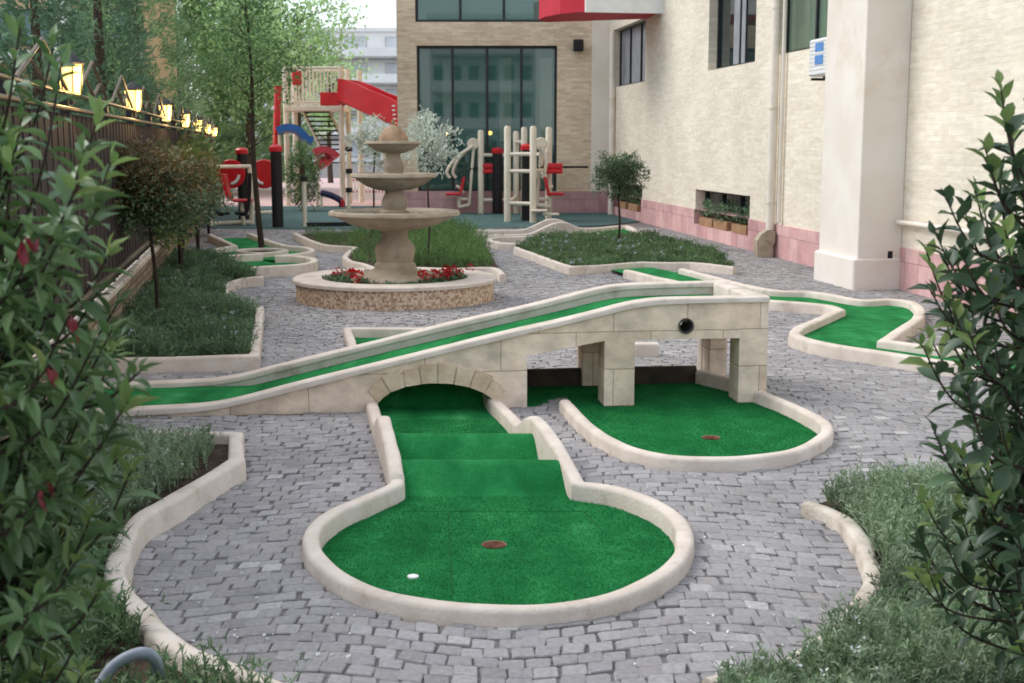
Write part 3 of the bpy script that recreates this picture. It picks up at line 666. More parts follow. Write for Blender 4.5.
# drain pipes
pp = P(757, 257); uu = (pp-WA).dot(wt)
MB().tube([WP(uu, -.02, .11), WP(uu, 9.4, .11)], .075, 14).build('drainpipe', M['pipewhite'], ab, True)
MB().tube([WP(uu-.30, .62, .06), WP(uu-.30, 9.4, .06)], .035, 10).build('drainpipe', M['pillar'], ab, True)
u6 = WU(607, 214)[0]-1.0; MB().tube([WP(u6, 0, .1), WP(u6, 5.0, .1)], .075, 12).build('drainpipe', M['pipewhite'], ab, True)
for u_, z_ in ((uu, .95), (uu, 2.6), (uu, 4.3), (u6, 1.4), (u6, 3.2)): MB().lathe([(.085, -.02), (.085, .02), (.076, .02)], WP(u_, z_, .11), 14, False).build('pipe_clamp', M['cream'], ab)
# conduit along the wall beyond the pillar
hc0, hc1 = WU(906, 237), WU(1000, 242)
MB().tube([WP(hc0[0]+.1, .93, .08), WP(hc0[0]-6, .93, .08)], .035, 10).build('conduit_pipe', M['pillar'], ab, True)
# balcony of the long building
bz = 5.06; bp_ = [(WP((31.6-WA.y)/wt.y, 0)), Vector((1.77,31.3,0)), Vector((1.15,31.9,0)), Vector((.78,32.7,0)), Vector((.68,33.4,0)), Vector((.9,34.1,0)), WP((33.2-WA.y)/wt.y, 0)]
mb = MB(); mb.prism([Vector((p.x, p.y, bz)) for p in bp_], [], (0,0,.25)); bal = mb.build('balcony', M['redpaint'], ab)
mb = MB(); mb.loft([[Vector((p.x, p.y, bz+.25)), Vector((p.x, p.y, bz+1.3))] for p in bp_[1:6]], closed=False); rl = mb.build('parapet', M['redpaint'], None); rl.parent = bal
mb = MB(); a, b = bp_[0], bp_[1]; t = (b-a).normalized(); mb.box((a+b)/2+Vector((0,-.07,bz+.62)), ((b-a).length+.1, .12, 1.30), (t, Vector((-t.y, t.x, 0)))); rl = mb.build('fascia', M['white'], None); rl.parent = bal
# air conditioner
c = WP(WU(822, 62)[0]-.35, WU(822, 62)[1], .22)
ac = thing('air_conditioner', 'white air conditioner box hung on the wall under the open window', 'air conditioner', c)
ca = WU(826, 79); cz = ca[1]; cu = ca[0]-.16
MB().box(WP(cu-.36, cz+.30, .20), (.72, .30, .56), (wt, wn), .02).build('casing', M['white'], ac)
g_ = MB()
for k in range(9): g_.box(WP(cu-.36, cz+.05+.06*k, .3515), (.66, .005, .005), (wt, wn))
g_.build('fan_grille', M['curtain'], ac)
M['label_blue'] = mat('blue_sticker', lin((90,140,200)), lin((80,130,190)), 4, .5)
for z_, h_ in ((.45, .13), (.26, .14)): MB().box(WP(cu-.44, cz+z_, .355), (.34, .004, h_), (wt, wn)).build('sticker', M['label_blue'], ac)
for k in (-.25, .25): MB().box(WP(cu-.36+k, cz-.02, .17), (.04, .34, .04), (wt, wn)).build('bracket', M['frame'], ac)
# curved stone block by the pipe
wp = P(757, 256); c = P(766, 256)
mb = MB(); ax = Vector((1,0,0)); pr_ = [(0,0), (-.02,.10), (-.02,.30), (.05,.40), (.16,.48), (.26,.50), (.31,.46), (.31,.26), (.24,.18), (.22,0)]
mb.prism([Vector((wp.x-.05+u*.95, wp.y-.35, z)) for u, z in pr_], [], (.0,.3,0))
tg = mb.build('spout_block', M['fount'], None, label='rounded beige stone spout block at the foot of the white drainpipe', category='stone block')
# window boxes in the low windows
FOLJ = []
def planter(u, z, wdt, label):
    t = thing('window_box', label, 'planter', WP(u, z, -.05), 'boxes in the low windows')
    m_ = MB(); o_ = [(-wdt/2+.02, 0), (wdt/2-.02, 0), (wdt/2, .17), (-wdt/2, .17)]
    m_.prism([WP(u+a, z+b, .03) for a, b in o_], [], -wn*.16); m_.build('box', M['terracotta'], t)
    FOLJ.append((t, WP(u, z+.19, -.05), wdt))
du = L1[1]-L1[0]
for f_, lb in ((.15, 'terracotta window box nearest the white drainpipe'), (.48, 'middle terracotta window box of the low window by the drainpipe'), (.76, 'terracotta window box at the far end of the low window by the drainpipe')):
    planter(L1[0]+du*f_, L1[2]+.004, du*.25, lb)
du = L2[1]-L2[0]
for f_, lb in ((.28, 'nearer small planter in the low window behind the standard tree'), (.68, 'farther small planter in the low window behind the standard tree')):
    planter(L2[0]+du*f_, L2[2]+.004, du*.3, lb)

# ================================================================ GLAZED BRICK BUILDING AT THE END
FD = 37.5
M['brick'] = stonestrip('tan_stone_strips', 0, (lin((226,208,182)), lin((204,184,156))), .34, .075, .004, lin((196,176,148)), .8)
M['brickside'] = stonestrip('tan_stone_strips_side', PI/2, (lin((226,208,182)), lin((204,184,156))), .34, .075, .004, lin((196,176,148)), .8)
M['pinkfront'] = stonestrip('pink_base_front', 0, (lin((200,160,158)), lin((184,142,142))), .42, .40, .006, lin((150,120,116)), .4, msize=.006, offset=0, joint=.5, st=(3,3))
gb = thing('glazed_building', 'tan brick building with tall dark green glazing behind the gym posts', 'building', (0, FD, 0))
ffr = lambda u, z, v: Vector((u, FD-v, z))
q = lambda x, y: Q(x, y, FD)
xl, xr, xs = q(398, 150).x, q(591, 150).x, q(609, 150).x
G1 = (q(417, 100).x, q(557, 100).x, q(480, 192).z, q(480, 45.5).z); G2 = (q(415, 10).x, q(549, 10).x, q(480, 22).z, q(480, 22).z+2.6)
bz0 = q(470, 191).z
mb = MB(); wall_grid(mb, ffr, xl, xr, bz0-.01, 12, [G1, G2], .22); mb.build('wall', M['brick'], gb)
mb = MB(); mb.add([(xl, FD, -.05), (xl, FD+14, -.05), (xl, FD+14, 12), (xl, FD, 12)], [(0,1,2,3)]); mb.build('wall', M['brickside'], gb)
mb = MB(); wall_grid(mb, lambda u, z, v: Vector((u, FD-.03-v, z)), xl-.03, xr+.8, -.05, bz0, [], .1); mb.add([(xl-.03,FD-.03,bz0), (xr+.8,FD-.03,bz0), (xr+.8,FD,bz0), (xl-.03,FD,bz0)], [(0,1,2,3)]); mb.build('tiled_base', M['pinkfront'], gb)
MB().box(((xr+xs+.6)/2, FD+.1, 6.2), (xs-xr+.6, .25, 11.4)).build('corner_strip', M['pillar'], gb)
M['fglass'] = glassmat('green_tinted_glass', (.06, .17, .145), .02, 1.6, .45)
for G, nv in ((G1, 4), (G2, 3)): window(gb, ffr, G, .18, nv, 'fglass', t=.075)
# room behind the glazing
M['inner'] = mat('dim_interior_wall', lin((120,152,144)), None, 1, .9)
mb = MB(); x0_, x1_ = xl+.1, xs; z0_, z1_ = .02, 5.6
mb.add([(x0_,FD+6,z0_), (x1_,FD+6,z0_), (x1_,FD+6,z1_+4), (x0_,FD+6,z1_+4)], [(0,1,2,3)]); mb.add([(x0_,FD+.25,z0_), (x1_,FD+.25,z0_), (x1_,FD+6,z0_), (x0_,FD+6,z0_)], [(0,1,2,3)])
mb.box(((x0_+x1_)/2, FD+3.2, G1[3]+.35), (x1_-x0_, 5.5, .3)); mb.build('room', M['inner'], gb)
for xx in (-1.9, -.2, 1.0): MB().box((xx, FD+2.0, 2.4), (.35, .35, 4.2), None, .01).build('inside_column', M['pillar'], gb)
for xx, ww, hh_ in ((-2.2, .8, 1.5), (-1.1, 1.0, 1.9), (.1, 1.4, 2.0), (1.2, .7, 1.6)): MB().box((xx, FD+1.3, hh_/2+.05), (ww, .5, hh_), None, .03).build('shelf_unit', M['black'], gb)
lp = Q(490, 133, FD+1.0); sp_ = MB(); sp_.lathe([(0,-.07), (.06,-.04), (.07,0), (.06,.04), (0,.07)], lp, 12, False); sp_.build('ceiling_lamp', M['lampglass'], gb, 'all')
# wall speaker
c = Q(578, 46, FD); t = thing('wall_speaker', 'small black speaker mounted high on the tan brick wall', 'speaker', c)
MB().box(c+Vector((0,-.2,0)), (.28, .30, .32), None, .02).build('case', M['black'], t); MB().box(c+Vector((0,-.02,0)), (.06,.1,.06)).build('bracket', M['frame'], t)

# ================================================================ FAR BUILDINGS
def block(name, label, X, Y, wdt, dep, zf, n, bays, wm='palebld', gm='glass', bal_=True, face=-1):
    """storeyed block: walls, balcony slabs, window bays"""
    t = thing(name, label, 'building', (X, Y, 0)); h_ = zf*n
    MB().box((X, Y, h_/2), (wdt, dep, h_)).build('wall', M[wm], t)
    MB().box((X, Y, h_+.2), (wdt+.5, dep+.5, .4)).build('roof', M[wm], t)
    yf = Y+face*dep/2
    for k in range(1, n):
        if bal_:
            s_ = MB().box((X, yf+face*.75, zf*k), (wdt-.5, 1.5, .22)).build('balcony', M['stoneedge'], t)
            r_ = MB().box((X, yf+face*1.45, zf*k+.55), (wdt-.5, .08, .9)).build('parapet', M[wm], None); r_.parent = s_
    for k in range(n):
        for j in range(bays):
            xx = X-wdt/2+wdt*(j+.5)/bays
            f_ = MB().box((xx, yf+face*.03, zf*k+1.35), (wdt/bays*.55, .1, zf*.62)).build('window', M['frame' if gm != 'pale' else 'stoneedge'], t)
            g_ = MB().box((xx, yf+face*.085, zf*k+1.35), (wdt/bays*.55-.16, .03, zf*.62-.16)).build('pane', M[gm if gm != 'pale' else 'palepane'], None); g_.parent = f_
    return t
M['stoneedge'] = mat('grey_slab_edge', lin((188,184,180)), None, 1, .9); M['palepane'] = mat('pale_window', lin((222,226,228)), None, 1, .3)
block('apartment_block', 'white apartment block with long balconies beyond the red slide', -16.5, 147, 30, 14, 2.72, 5, 7, gm='pale')
# hotel behind the fence, seen between the conifers
ht = thing('hotel_building', 'tan hotel building with big blue green windows behind the fence', 'building', (-14, 34, 0))
hx0, hx1, HY = -17.5, -8.6, 31.0
MB().box(((hx0+hx1)/2, HY+1.5, 3.6), (hx1-hx0, 2.9, 7.2)).build('wall', M['tan'], ht)
M['teal'] = glassmat('teal_glass', (.05, .13, .13), .05, .8)
z0_, z1_ = Q(60, 46, HY).z, Q(60, 9, HY).z
for a, b in ((0, 20), (22, 56), (74, 104), (107, 142)):
    xa, xb = Q(a, 30, HY).x, Q(b, 30, HY).x
    f_ = MB().box(((xa+xb)/2, HY-.02, (z0_+z1_)/2), (xb-xa, .12, z1_-z0_)).build('window', M['frame'], ht)
    g_ = MB().box(((xa+xb)/2, HY-.07, (z0_+z1_)/2), (xb-xa-.12, .06, z1_-z0_-.12)).build('pane', M['teal'], None); g_.parent = f_
xa, xb = Q(57, 20, HY).x, Q(72, 20, HY).x; MB().box(((xa+xb)/2, HY-.25, 3.9), (xb-xa, .4, 6.4), None, .01).build('column', M['white'], ht)
MB().box(((hx0+hx1)/2, HY-.7, z0_-.28), (hx1-hx0, 1.3, .18)).build('canopy', M['white'], ht)
# apartment house across the street behind the photographer: it shows in the glazing
block('reflected_house', 'pale house with rows of balconies mirrored in the dark green glazing', -2.5, -42, 9, 10, 3.1, 4, 6, gm='glass', face=1)
block('reflected_house', 'second pale balconied house mirrored in the dark green glazing', 12, -46, 8, 10, 3.1, 5, 5, gm='glass', face=1)

# ================================================================ GARDEN WALL, FENCE, LANTERNS
ft = Vector((-.19, 1, 0)).normalized(); fn = Vector((ft.y, -ft.x, 0)); FANG = math.atan2(ft.y, ft.x)
def FPt(D, z=0, v=0): return Vector((-1.52-.19*D, D, z)) + fn*v
M['rubblestone'] = stonestrip('coursed_rubble', FANG, (lin((176,156,132)), lin((140,122,102))), .22, .085, .012, lin((104,92,78)), 1.0, msize=.010)
gw = thing('garden_wall', 'low coursed stone garden wall carrying the dark fence', 'wall', FPt(20))
L_ = lambda D0, D1, z0, z1, v, th: MB().box((FPt(D0)+FPt(D1))/2+fn*v+Vector((0,0,(z0+z1)/2)), ((FPt(D1)-FPt(D0)).length, th, z1-z0), (ft, Vector((-ft.y, ft.x, 0))), .01)
L_(3, 44, -.05, .58, -.18, .34).build('wall_body', M['rubblestone'], gw); L_(3, 44, .58, .64, -.14, .46).build('coping', M['kerb_old'], gw)
nb = 7; D0s = [5.3+5*k for k in range(8)]
def bay(D0, D1, label):
    t = thing('fence_panel', label, 'fence', FPt((D0+D1)/2, .64, 0), 'fence panels on the garden wall')
    m_ = MB(); n_ = 34
    for k in range(n_):
        a = D0+.1+(D1-D0-.2)*k/n_; b = D0+.1+(D1-D0-.2)*(k+.94)/n_
        m_.box((FPt(a)+FPt(b))/2+fn*(.01-.006*(k % 2))+Vector((0,0,1.44)), ((FPt(b)-FPt(a)).length, .02, 1.56), (ft, Vector((-ft.y, ft.x, 0))))
    m_.build('boards', M['wood'], t)
    for z_, h_ in ((2.24, .035), (2.36, .03), (.74, .04)):
        L_(D0, D1, z_, z_+h_, .04, .05).build('rail', M['railmetal'], t)
    for D_ in (D0, (D0+D1)/2): L_(D_-.05, D_+.05, .64, 2.42, -.02, .08).build('post', M['black'], t)
    g_ = MB()
    for c_ in (D0+1.3, D0+3.7):
        for (a, za), (b, zb) in (((-1.05, 2.39), (0, 2.70)), ((0, 2.70), (1.05, 2.39)), ((-.5, 2.54), (0, 2.41)), ((0, 2.41), (.5, 2.54))):
            g_.tube([FPt(c_+a, za, .04), FPt(c_+b, zb, .04)], .016, 6)
    g_.build('gable_tracery', M['railmetal'], t)
nm = ['nearest dark board fence panel, mostly hidden behind the left shrub', 'dark board fence panel between the first and second glowing lanterns', 'dark fence panel between the second and third glowing lanterns', 'fence panel behind the climbing shrubs between the third and fourth lanterns', 'fence panel between the fourth and fifth lanterns', 'fence panel between the fifth and sixth lanterns', 'farthest fence panel, by the last two lanterns']
for k in range(7): bay(D0s[k], D0s[k+1], nm[k])
# lantern: built once, copied
ln = thing('lantern', 'nearest and largest glowing lantern on the fence, by the triangular tracery', 'lantern', (0,0,0), 'lanterns along the fence', local=True)
MB().tube([(0,0,-.2), (0,0,-.05)], .03, 8).build('stem', M['black'], ln)
MB().lathe([(.0,-.14), (.07,-.13), (.075,-.12), (.10,.10), (.0,.10)], (0,0,0), 6, False).build('glass', M['lampglass'], ln)
m_ = MB()
for k in range(6):
    a = 2*PI*k/6; m_.tube([(.078*math.cos(a), .078*math.sin(a), -.12), (.103*math.cos(a), .103*math.sin(a), .10)], .007, 5)
m_.lathe([(.115,.10), (.12,.115), (.06,.17), (.02,.20), (.0,.23)], (0,0,0), 6, False); m_.build('cage', M['black'], ln)
ll = ['second glowing lantern from the big one, above the dark boards', 'third lantern along the fence, above the climbing shrubs', 'fourth lantern along the fence, small and partly in leaves', 'fifth lantern along the fence, left of the merging glows', 'sixth lantern, in the cluster of merging glows', 'last and farthest lantern at the end of the fence']
for k in range(7):                                     # the light the lit lanterns throw on the leaves round them
    pl_ = bpy.data.lights.new('lantern_light', 'POINT'); pl_.energy = 12; pl_.color = (1, .66, .25); pl_.shadow_soft_size = .06
    po = bpy.data.objects.new('lantern_light', pl_); COL.objects.link(po); po.location = FPt(10.3+5*k, 2.48-.03*k, .24)
ln.location = FPt(10.3, 2.50, .03)
for k in range(6): dup(ln, FPt(15.3+5*k, 2.50-.03*k, .03), ll[k])

# ================================================================ PLAYGROUND AND GYM
def tubes(lst, n=10):
    m_ = MB()
    for pts, r in lst: m_.tube(pts, r, n)
    return m_
V3 = lambda x, y, z: Vector((x, y, z))
# --- play tower
TD = 42.0; tl, tr_ = Q(287, 150, TD).x, Q(342, 150, TD).x; dz = Q(300, 106, TD).z; rz = Q(300, 66, TD).z
tw = thing('play_tower', 'tall cream play tower with a railed deck and open stairs', 'play tower', ((tl+tr_)/2, TD, 0))
for x_, y_ in ((tl, TD), (tr_, TD), (tl, TD+1.7), (tr_, TD+1.7), (Q(352,150,TD).x, TD+2.4)): MB().tube([(x_, y_, -.02), (x_, y_, rz)], .09, 12).build('post', M['cream'], tw, True)
MB().box(((tl+tr_)/2, TD+.85, dz-.08), (tr_-tl+.1, 1.9, .16), None, .02).build('deck', M['cream'], tw)
for y_ in (TD-.02, TD+1.72):
    m_ = MB(); n_ = 15
    for k in range(n_): x_ = tl+(tr_-tl)*(k+.5)/n_; m_.tube([(x_, y_, dz), (x_, y_, rz-.05)], .02, 6)
    m_.tube([(tl, y_, rz-.05), (tr_, y_, rz-.05)], .035, 8); m_.tube([(tl, y_, dz+.12), (tr_, y_, dz+.12)], .03, 8); m_.build('railing', M['cream'], tw)
for k in range(10):
    f_ = k/9; xx = Q(316+f_*20, 120, TD+.6).x; zz = Q(316, 112+f_*42, TD+.6).z
    MB().box((xx, TD+.75, zz), (.80, .30, .05), None, .01).build('stair_tread', M['wood'], tw)
for dx in (-.42, .42):
    a = V3(Q(316,112,TD+.6).x+dx, TD+.75, Q(316,112,TD+.6).z); b = V3(Q(338,158,TD+.6).x+dx, TD+.75, Q(338,158,TD+.6).z)
    MB().tube([a, b], .06, 6).build('stringer', M['cream'], tw)
p0 = Q(325, 100, TD-.05); MB().box((p0.x+.25, TD-.06, Q(325,99,TD).z), (.62*1.3, .05, .42), None, .02).build('panel', M['red'], tw)
p0 = Q(297, 78, TD); MB().box((p0.x, TD-.1, p0.z), (.30, .1, .45), None, .05).build('panel', M['red'], tw)
MB().tube([Q(276,158,TD-1), Q(277,120,TD-1), Q(278,86,TD-1)], .11, 10).build('climbing_pole', M['red'], tw, True)
# --- red trough slide
a, b = Q(345, 89, TD-.2), Q(399, 109, TD-1.2); sl_ = thing('red_slide', 'red trough slide leading down from the play tower deck', 'slide', b)
def trough(mb, path, w_, h_, up=Vector((0,0,1)), th=.05):
    rings = []
    for i, p in enumerate(path):
        t = (path[min(i+1, len(path)-1)]-path[max(0, i-1)]).normalized(); s_ = t.cross(up).normalized(); u_ = s_.cross(t)
        o_ = [(-w_/2, h_), (-w_/2+.02, .06), (-w_/2+.12, 0), (w_/2-.12, 0), (w_/2-.02, .06), (w_/2, h_), (w_/2+th, h_), (w_/2+th-.01, .02), (w_/2-.1, -th), (-w_/2+.1, -th), (-w_/2-th+.01, .02), (-w_/2-th, h_)]
        rings.append([p+s_*x+u_*y for x, y in o_])
    return mb.loft(rings, True, True)
ps = spline([a+V3(-.1,0,0), a.lerp(b, .12)+V3(0,0,.03), a.lerp(b, .5)-V3(0,0,.02), b-V3(0,0,.08), b+V3(1.4,-.9,-1.0), b+V3(2.4,-.0,-1.75)], (), 6)
ps = [p for p in ps if p.x < b.x+.05]
m_ = MB(); trough(m_, [p-V3(0,0,.42) for p in ps], .70, .72); m_.build('chute', M['red'], sl_, 40)
m_ = MB(); c_ = ps[-1]
for k in range(5): m_.box(c_+V3(-.09-.01*k, -.40, -.36+.13*k), (.10, .03, .05), None, .008)
m_.build('end_stripe', M['white'], sl_)
MB().tube([V3(ps[-4].x, ps[-4].y, 0), V3(ps[-4].x, ps[-4].y, ps[-4].z-.4)], .06, 8).build('support', M['cream'], sl_)
# --- blue and pink curved slides
def curl(name, label, pts, D, mm, wd):
    w3 = [Q(x, y, D+k*.05) for k, (x, y) in enumerate(pts)]
    t = thing(name, label, 'slide', w3[0]); m_ = MB(); trough(m_, spline(w3, (), 6), wd, .22); m_.build('chute', M[mm], t, 40)
    MB().tube([V3(w3[0].x, w3[0].y+.1, -.02), w3[0]+V3(0,.1,-.02)], .05, 8).build('support', M['cream'], t); return t
curl('blue_slide', 'small curved blue slide just right of the red pole', [(279,134), (287,131), (296,133), (304,141), (311,144)], TD-1.5, 'blue', .5)
curl('spiral_slide', 'pink red curled slide beneath the stairs of the tower', [(316,156), (323,153), (329,156), (328,163), (320,168)], TD-.5, 'pinkplastic', .45)
t = thing('play_bench', 'low dark blue bench shape in the playground under the tower', 'bench', Q(331,202,TD-1)); a, b = Q(321,193,TD-1), Q(341,201,TD-1)
m_ = MB(); m_.tube(spline([a, a.lerp(b,.5)+V3(0,0,.05), b, V3(b.x+.02, b.y, 0)], (), 4), .10, 8); m_.build('seat', M['navy'], t, True)
MB().box((b.x+.06, b.y-.02, b.z/2), (.1,.3,b.z+.1), None, .02).build('end_panel', M['red'], t); MB().tube([a, V3(a.x, a.y, 0)], .05, 8).build('leg', M['cream'], t)
# low picket fence far behind
t = thing('picket_fence', 'low picket fence far behind the fountain bowls', 'fence', Q(385, 195, 46)); m_ = MB(); xa, xb = Q(352,190,46).x, Q(400,190,46).x
for k in range(16): x_ = xa+(xb-xa)*k/15; m_.box((x_, 46, .45), (.07, .03, .9))
m_.build('pickets', M['white'], t); MB().box(((xa+xb)/2, 46.04, .3), (xb-xa, .04, .08)).build('rail', M['redpaint'], t); MB().box(((xa+xb)/2, 46.04, .7), (xb-xa, .04, .08)).build('rail', M['redpaint'], t)
# --- post with a low rail
t = thing('net_post', 'thin cream post with a black low rail beside the round conifer', 'post', P(305, 227))
p = P(305, 227); ph_ = Q(305, 178, p.y).z; MB().tube([p, V3(p.x, p.y, ph_)], .055, 10).build('post', M['cream'], t, True)
MB().tube([V3(p.x, p.y, ph_-.08), V3(p.x, p.y, ph_+.04)], .085, 10).build('knob', M['black'], t, True); q_ = P(352, 226.5); MB().box((p+q_)/2+V3(0,0,.06), ((q_-p).length, .08, .1), ((q_-p).normalized(), Vector((0,1,0)))).build('base_rail', M['black'], t)
p = P(349, 211); t = thing('tall_post', 'tall thin cream post with black clamps beside the tower', 'post', p)
MB().tube([p, V3(p.x, p.y, Q(349,140,p.y).z)], .055, 10).build('post', M['cream'], t, True)
for yy in (149, 171, 190): c = Q(349, yy, p.y); MB().tube([c-V3(0,0,.07), c+V3(0,0,.07)], .1, 8).build('clamp', M['black'], t)
# --- black posts with red caps, with discs
def capped(p, ytop, r, name, label):
    z_ = Q(512, ytop, p.y).z; t = thing(name, label, 'exercise post', p)
    MB().tube([V3(p.x, p.y, -.02), V3(p.x, p.y, z_-.14)], r, 16).build('column', M['black'], t, True)
    MB().lathe([(r+.02, z_-.15), (r+.025, z_-.05), (r*.8, z_), (0, z_+.01)], (p.x, p.y, 0), 16, False).build('cap', M['red'], t, True)
    return t, z_
t, z_ = capped(P(278, 227.5), 145, .135, 'exercise_post', 'thick black exercise post with red cap, the nearer one by the thin tree')
p = P(244, 219.5); t, z_ = capped(p, 148, .14, 'exercise_post', 'black exercise post with two red hand wheels behind the thin tree')
for x_, s_ in ((231, 1), (264, -1)):
    c = Q(x_, 174, p.y-.2); c2 = Q(x_+s_*4, 176, p.y-.25)
    rings = [[c+V3(r_*math.cos(2*PI*k/28), dy, r_*math.sin(2*PI*k/28)) for k in range(28)] for r_, dy in ((.36,.04), (.38,0), (.36,-.04))]
    d_ = MB().loft(rings, True, True).build('hand_wheel', M['red'], t, True)
    h_ = tubes([([c+V3(s_*.22*math.cos(a), -.08, -.25*math.sin(a)) for a in np.linspace(.1, 1.5, 7)], .04)]).build('handle', M['white'], None, True); h_.parent = d_
MB().tube([Q(231,174,p.y), Q(264,174,p.y)], .05, 8).build('axle', M['black'], t)
# --- leg press frame left
p = P(211, 226); q_ = P(252, 224.5); t = thing('leg_press', 'cream framed exercise machine with red seat and black footrests', 'exercise machine', (p+q_)/2)
h1 = Q(211, 166, p.y).z
for b_ in (p, q_): MB().tube([b_, V3(b_.x, b_.y, h1)], .065, 10).build('upright', M['cream'], t, True)
for z_ in (.06, h1-.55*0-.02): MB().tube([V3(p.x, p.y, z_), V3(q_.x, q_.y, z_)], .05, 10).build('crossbar', M['cream'], t, True)
MB().tube([V3(p.x+.4, p.y+1.0, .25), V3(q_.x+.3, q_.y+1.0, .25)], .05, 8).build('crossbar', M['cream'], t, True)
sx0, sx1 = Q(231,201,p.y).x, Q(250,201,p.y).x; sz = Q(231,201,p.y).z
MB().box(((sx0+sx1)/2, p.y+.3, sz), (sx1-sx0, .42, .07), None, .03).build('seat', M['red'], t)
bk = [Q(224,174,p.y+.3), Q(227,190,p.y+.3), Q(231,200,p.y+.3)]
m_ = MB(); m_.loft([[b_+V3(-.04,-.2,0), b_+V3(.04,-.2,0), b_+V3(.04,.2,0), b_+V3(-.04,.2,0)] for b_ in bk], True, True); m_.build('backrest', M['red'], t)
MB().tube([V3((sx0+sx1)/2, p.y+.3, .0), V3((sx0+sx1)/2-.05, p.y+.3, sz)], .05, 8).build('seat_post', M['cream'], t)
for x_ in (213, 250): MB().tube(spline([Q(x_,173,p.y+.05), Q(x_+(1 if x_<230 else -1),200,p.y+.1), Q(x_+(5 if x_<230 else -4),213,p.y+.1), Q(x_+(11 if x_<230 else -10),214,p.y+.1)], (), 5), .045, 8).build('footrest_arm', M['black'], t, True)
for x_ in (225, 240): MB().box(Q(x_,213,p.y+.05), (.24,.2,.08), None, .03).build('footrest', M['black'], t)
# --- right gym: frame of cream posts
def gpost(x, yt, yb): b_ = P(x, yb); return b_, Q(x, yt, b_.y).z
gt = thing('gym_frame', 'frame of tall cream exercise posts with cross rails on the green play surface', 'exercise frame', P(520, 220))
gp_ = [(481,130,214), (507.5,126,222), (516,131,214), (524,127,216), (533,126,223), (548.5,127,220)]; B_ = []
for x, yt, yb in gp_:
    b_, z_ = gpost(x, yt, yb); B_.append((b_, z_)); m_ = MB(); m_.tube([b_, V3(b_.x, b_.y, z_-.05), V3(b_.x, b_.y, z_)], [.085,.085,.055], 12); m_.build('post', M['cream'], gt, True)
def rung(i, j, ys):
    for y in ys:
        z_ = Q(512, y, B_[i][0].y).z; MB().tube([V3(B_[i][0].x, B_[i][0].y, z_), V3(B_[j][0].x, B_[j][0].y, z_)], .05, 8).build('crossbar', M['cream'], gt, True)
rung(0, 2, (155, 200)); rung(1, 4, (154, 171, 203)); rung(3, 5, (154, 172, 203)); rung(2, 3, (142, 204)); rung(4, 5, (171,)); rung(1, 2, (203,))
MB().box(V3(B_[4][0].x+.15, B_[4][0].y-.15, .32), (.42, .3, .06), None, .02).build('step', M['cream'], gt)
MB().box(V3(B_[4][0].x+.45, B_[4][0].y-.02, .22), (.42, .3, .06), None, .02).build('step', M['cream'], gt)
def gym_unit(base, ytop, s, label, xs_):
    t, z_ = capped(base, ytop, .15, 'chest_press', label); D = base.y; t['category'] = 'exercise machine'
    c = lambda x, y, dd=0: Q(x, y, D+dd)
    for k_, z2 in ((0, 166), (1, 171)): MB().box(c(xs_['grip'], z2), (.5, .12, .14), None, .03).build('red_pad', M['red'], t)
    MB().tube([c(xs_['bar'][0], 169), c(xs_['bar'][1], 167)], .04, 8).build('arm_bar', M['black'], t)
    MB().tube([c(xs_['leg'][0], 145), c(xs_['leg'][1], 205)], .04, 8).build('frame_tube', M['cream'], t, True)
    MB().tube([c(xs_['leg'][1], 205), c(xs_['seat'], 207)], .05, 8).build('frame_tube', M['cream'], t, True)
    MB().tube([c(xs_['leg'][1]-s*1, 199), c(xs_['seat'], 199)], .04, 8).build('frame_tube', M['cream'], t, True)
    MB().tube([c(xs_['seat'], 207), c(xs_['seat'], 196)], .05, 8).build('frame_tube', M['cream'], t, True)
    MB().box(c(xs_['seat']-s*5, 194), (.46, .42, .07), None, .03).build('seat', M['red'], t)
    a, b = c(xs_['seat']+s*2, 192), c(xs_['seat']+s*5, 177)
    m_ = MB(); m_.loft([[p_+V3(-.04,-.2,0), p_+V3(.04,-.2,0), p_+V3(.04,.2,0), p_+V3(-.04,.2,0)] for p_ in (a, b)], True, True); m_.build('backrest', M['red'], t)
    hb = c(xs_['hub'], 144)
    rings = [[hb+V3(r_*math.cos(2*PI*k/20), dy, r_*math.sin(2*PI*k/20)) for k in range(20)] for r_, dy in ((.15,.06), (.17,0), (.15,-.06))]
    MB().loft(rings, True, True).build('pivot_disc', M['cream'], t, True)
    for k, (dx, dd) in enumerate(((0, -.1), (6, .35))):
        x0_, x1_ = xs_['hub'], xs_['hand']+s*dx
        MB().tube(spline([c(x0_, 146, dd), c((x0_+x1_)/2-s*3, 157, dd), c(x1_, 171, dd), c(x1_+s*3, 178, dd)], (), 4), .045, 8).build('press_arm', M['cream'], t, True)
        MB().tube(spline([c(xs_['seat']-s*3, 186, dd), c(xs_['seat']+s*1, 188, dd), c(xs_['seat']+s*4, 193, dd)], (), 4), .045, 8).build('armrest', M['cream'], t, True)
gym_unit(P(497.5, 214), 148, 1, 'machine with long cream press arms and red seat, left of the gym posts', dict(grip=487, bar=(470, 507), leg=(474, 469), seat=459, hub=473, hand=447))
gym_unit(P(527, 221), 144, -1, 'machine with black post and red seat, at the right of the gym posts', dict(grip=553, bar=(527, 560), leg=(541, 537), seat=550, hub=541, hand=545))
MB().tube([Q(548,167,36.5), Q(588,167,36.9)], .03, 8).build('barrier_bar', M['black'], gt)

# ================================================================ HOSE
hp = [P(60,712,.10), P(96,688,.14), P(112,668,.20), P(128,657,.24), P(144,653,.25), P(155,660,.21), P(159,676,.14), P(158,700,.04)]
m_ = MB(); m_.tube(spline(hp, (), 8), .021, 14); m_.build('garden_hose', M['hose'], None, True, label='loop of grey rubber hose in the plants at the lower left', category='hose')

